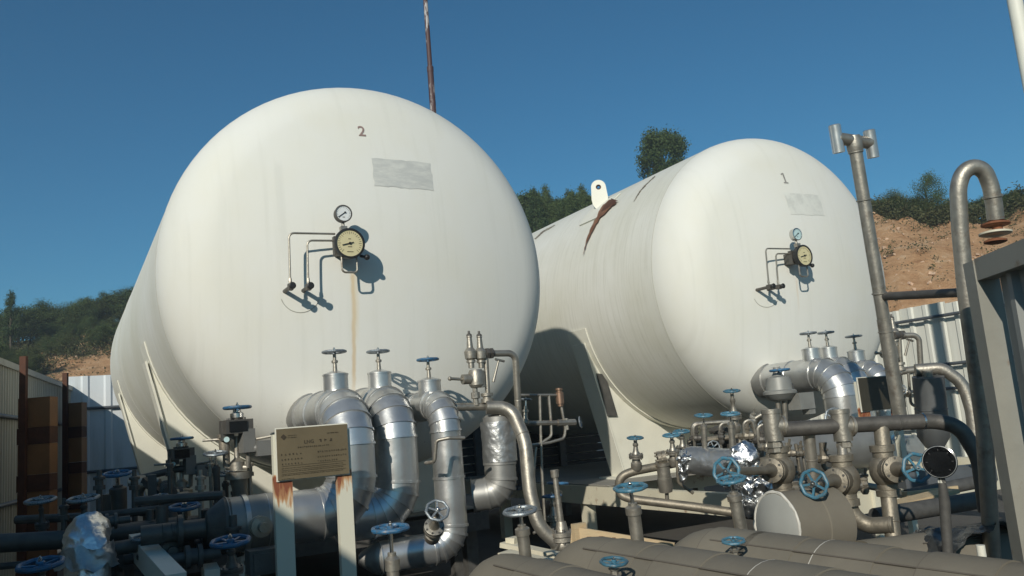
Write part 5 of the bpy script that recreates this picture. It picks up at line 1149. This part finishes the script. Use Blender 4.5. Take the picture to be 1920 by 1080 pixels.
jacket_pipe('long matt grey jacketed pipe in the foreground carrying the two low teal wheels', [V((b0.x, b0.y+.35, b0.z-.6)), V((b0.x, b0.y+.30, b0.z)), b1], rB, .26, [(1, .10), (1, .20), (1, .33), (1, .5)])
c0_ = along(1300, 985, 4.55, rC); c1_ = along(1920, 1058, 3.15, rC); cd_ = (c1_-c0_).normalized(); cs = c0_-cd_*.05
jacket_pipe('matt grey jacketed pipe behind the foreground one, running out at the right edge', [V((cs.x, cs.y, cs.z-.6))-cd_*.06, cs-cd_*.02, c1_+cd_*2.0], rC, .26, [(1, .07), (1, .14), (1, .25), (1, .38)])
a0_ = along(945, 1037, 4.4, rA); jacket_pipe('rounded end of a matt grey jacketed pipe at the bottom centre', [V((a0_.x, a0_.y+.25, a0_.z-.7)), V((a0_.x, a0_.y+.2, a0_.z)), V((a0_.x+.02, -7.5, a0_.z-.02))], rA, .25, [(1, .12)])
# big jacketed stub with an open-looking conical end
s0 = D(1457, 990, 4.95); t = thing('jacketed_stub', 'wide jacketed pipe end with pale conical face and ragged sealant rim', 'insulated pipe', s0-V((0, 0, .2)), None)
sd_ = V((.93, -.12, -.02)).normalized(); rS = .205
part('jacket_sheet', MB().lathe(s0, sd_, [(0, rS), (.22, rS), (.225, rS+.006), (.40, rS+.006), (.402, rS-.03)], 36, False), 'jacket', t)
part('end_cone', MB().lathe(s0, -sd_, [(0, rS-.004), (.012, rS-.02), (.035, .04), (.037, .001)], 36, False), 'jacket_end', t)
sb = MB().torus(s0, sd_, rS, .009, 60, 6); sb.crumple(.008, 22, 2); part('sealant_rim', sb, 'sealant', t)
part('support_leg', MB().box(s0+sd_*.25-V((0, 0, rS+.25)), (.1, .1, .52)), 'iron', t, False)
jb = D(1720, 1000, 4.9); jacket_pipe('low matt brown jacketed pipe behind the thick riser', [jb-V((.35, -.1, .20)), jb+V((.75, -.25, -.20))], .20, .1, [])
# stems on the grey pipes
gate_valve('teal wheel on a stout tube at the far end of the foreground grey pipe', foot_to(D(1197, 1019, 4.2), .93), D(1182, 914, 4.2), .085, .033, 'wheel_teal', 'steel', None, style='stem')
gate_valve('low teal wheel cut by the bottom edge on the foreground grey pipe', D(1152, 1085, 3.7), D(1151, 1053, 3.7), .062, .028, 'wheel_teal', 'steel', None, style='small')
gate_valve('low teal wheel on a short stem between the two grey pipes', D(1379, 1052, 3.95), D(1375, 1014, 3.95), .055, .026, 'wheel_teal', 'steel', None, style='small')
pipe_thing('short_post', 'thin pale post among the black sheeting at the lower right', [D(1838, 1022, 4.4), foot_to(D(1838, 1022, 4.4), .3)], .022, .05, 'cream')
pipe_thing('skid_pipe', 'dark pipe lying low behind the thick riser at the right', [D(1640, 970, 5.6), D(1850, 935, 5.9)], .06, .05, 'iron')
pipe_thing('skid_pipe', 'upper dark pipe lying behind the black gauge at the right', [D(1700, 930, 6.4), D(1860, 898, 6.6)], .05, .05, 'iron')
single('skid_beam', MB().bar(D(1690, 900, 6.9), D(1860, 884, 7.0), .12, .14), 'rail_grey', 'dark steel beam under the white fence at the right', 'beam', D(1690, 900, 6.9), None, False)
single('plank', MB().bar(D(1672, 948, 5.9), D(1782, 920, 6.1), .16, .03), 'wood', 'brown plank lying beside the foot of the right-hand sign post', 'plank', D(1672, 948, 5.9), 'loose planks', False)
single('plank', MB().bar(D(1690, 928, 6.4), D(1785, 916, 6.5), .14, .05), 'wood', 'thicker brown plank behind the other at the right-hand sign post', 'plank', D(1690, 928, 6.4), 'loose planks', False)
single('plank', MB().bar(D(945, 1020, 5.3), D(1075, 1048, 5.0), .09, .03), 'wood_pale', 'pale plank under the low angle valve, the upper of two', 'plank', D(945, 1020, 5.3), 'loose planks', False)
single('plank', MB().bar(D(945, 1038, 5.0), D(1090, 1070, 4.7), .13, .03), 'wood_pale', 'pale plank under the low angle valve, the lower of two', 'plank', D(945, 1038, 5.0), 'loose planks', False)
bk = D(1045, 1006, 5.4); single('broken_brick', MB().box(D(963, 1014, 5.3), (.09, .06, .05), Matrix.Rotation(.5, 3, 'Z')).crumple(.01, 9), 'wood_pale', 'small pale rubble block on the upper pale plank', 'rubble', D(963, 1014, 5.3), None, False)
# wooden crate behind the grey pipes
cr = thing('wooden_crate', 'rough wooden crate with dark stencil marks behind the grey pipes', 'crate', foot_to(D(1160, 1030, 5.2), .45))
k0 = D(1070, 985, 5.35); k1 = D(1262, 1016, 5.1)
part('board', MB().bar(k0-V((0, 0, .06)), k1-V((0, 0, .06)), .02, .11), 'wood', cr, False)
part('board', MB().bar(k0-V((0, 0, .20)), k1-V((0, 0, .20)), .02, .12), 'wood', cr, False)
part('corner_post', MB().bar(k0-V((0, 0, -.01))+V((.04, -.03, 0)), k0-V((0, 0, .4))+V((.04, -.03, 0)), .09, .04), 'wood', cr, False)
ink = MB(); rk = random.Random(4); kd = (k1-k0).normalized()
for i in range(9):
    c = k0.lerp(k1, .2+i*.055)-V((0, 0, .06))-V((-kd.y, kd.x, 0))*.0125
    for j in range(2): ink.box(c+kd*rk.uniform(-.01, .01)+V((0, 0, rk.uniform(-.03, .03))), (rk.uniform(.012, .03), .003, rk.uniform(.008, .04)), Matrix.Rotation(math.atan2(kd.y, kd.x), 3, 'Z'))
part('stencil_marks', ink, 'wood_print', cr, False)
# black sheeting, part of it in place of a dark shadow
bs = MB(); p = D(1800, 1000, 4.9)
for i in range(22):
    for j in range(16):
        bs.v.append(p+V(((i/21-.5)*.9, (j/15-.5)*.5-.0, -.18*((i/21-.5)**2*3)+.06-j*.004)))
for i in range(21):
    for j in range(15): k = i*16+j; bs.f.append((k, k+16, k+17, k+1))
bs.crumple(.05, 7, 1); single('black_sheeting', bs, 'plastic_sheet', 'crumpled black plastic sheeting at the lower right, partly in place of a shadow', 'plastic sheet', p-V((0, 0, .2)), None, True)
# beam rack between the tanks, closed up and blackened to stand for the shade
rk_ = thing('beam_rack', 'rack of steel beams between the two tanks, blackened to stand for the shade', 'rack', (3.3, 4.0, 0))
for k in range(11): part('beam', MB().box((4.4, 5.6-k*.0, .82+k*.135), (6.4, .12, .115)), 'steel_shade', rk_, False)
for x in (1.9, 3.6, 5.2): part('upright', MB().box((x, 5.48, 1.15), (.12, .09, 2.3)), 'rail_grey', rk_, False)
single('steel_stand', MB().box((3.05, 3.0, 1.05), (.1, .1, .62)).box((3.12, 3.0, 1.30), (.26, .12, .06)).box((3.05, 3.0, .77), (.3, .3, .04)), 'rail_grey', 'dark upright steel stand in the shade beside the saddle of the tank marked 1', 'stand', (3.05, 3.0, .75), None, False)

# ================================================================ air
hz_ = MB().box((0, 0, 14.5), (1260, 1260, 31)); hm = bpy.data.materials.new('air'); hm.use_nodes = True; hn = hm.node_tree.nodes; hn.remove(hn['Principled BSDF'])
pv = hn.new('ShaderNodeVolumePrincipled'); pv.inputs['Color'].default_value = (.80, .93, 1, 1); pv.inputs['Density'].default_value = .0013; pv.inputs['Anisotropy'].default_value = .1
hm.node_tree.links.new(pv.outputs[0], hn['Material Output'].inputs['Volume']); MATS['air'] = hm
struct('haze', hz_, 'air', 'stuff', False)
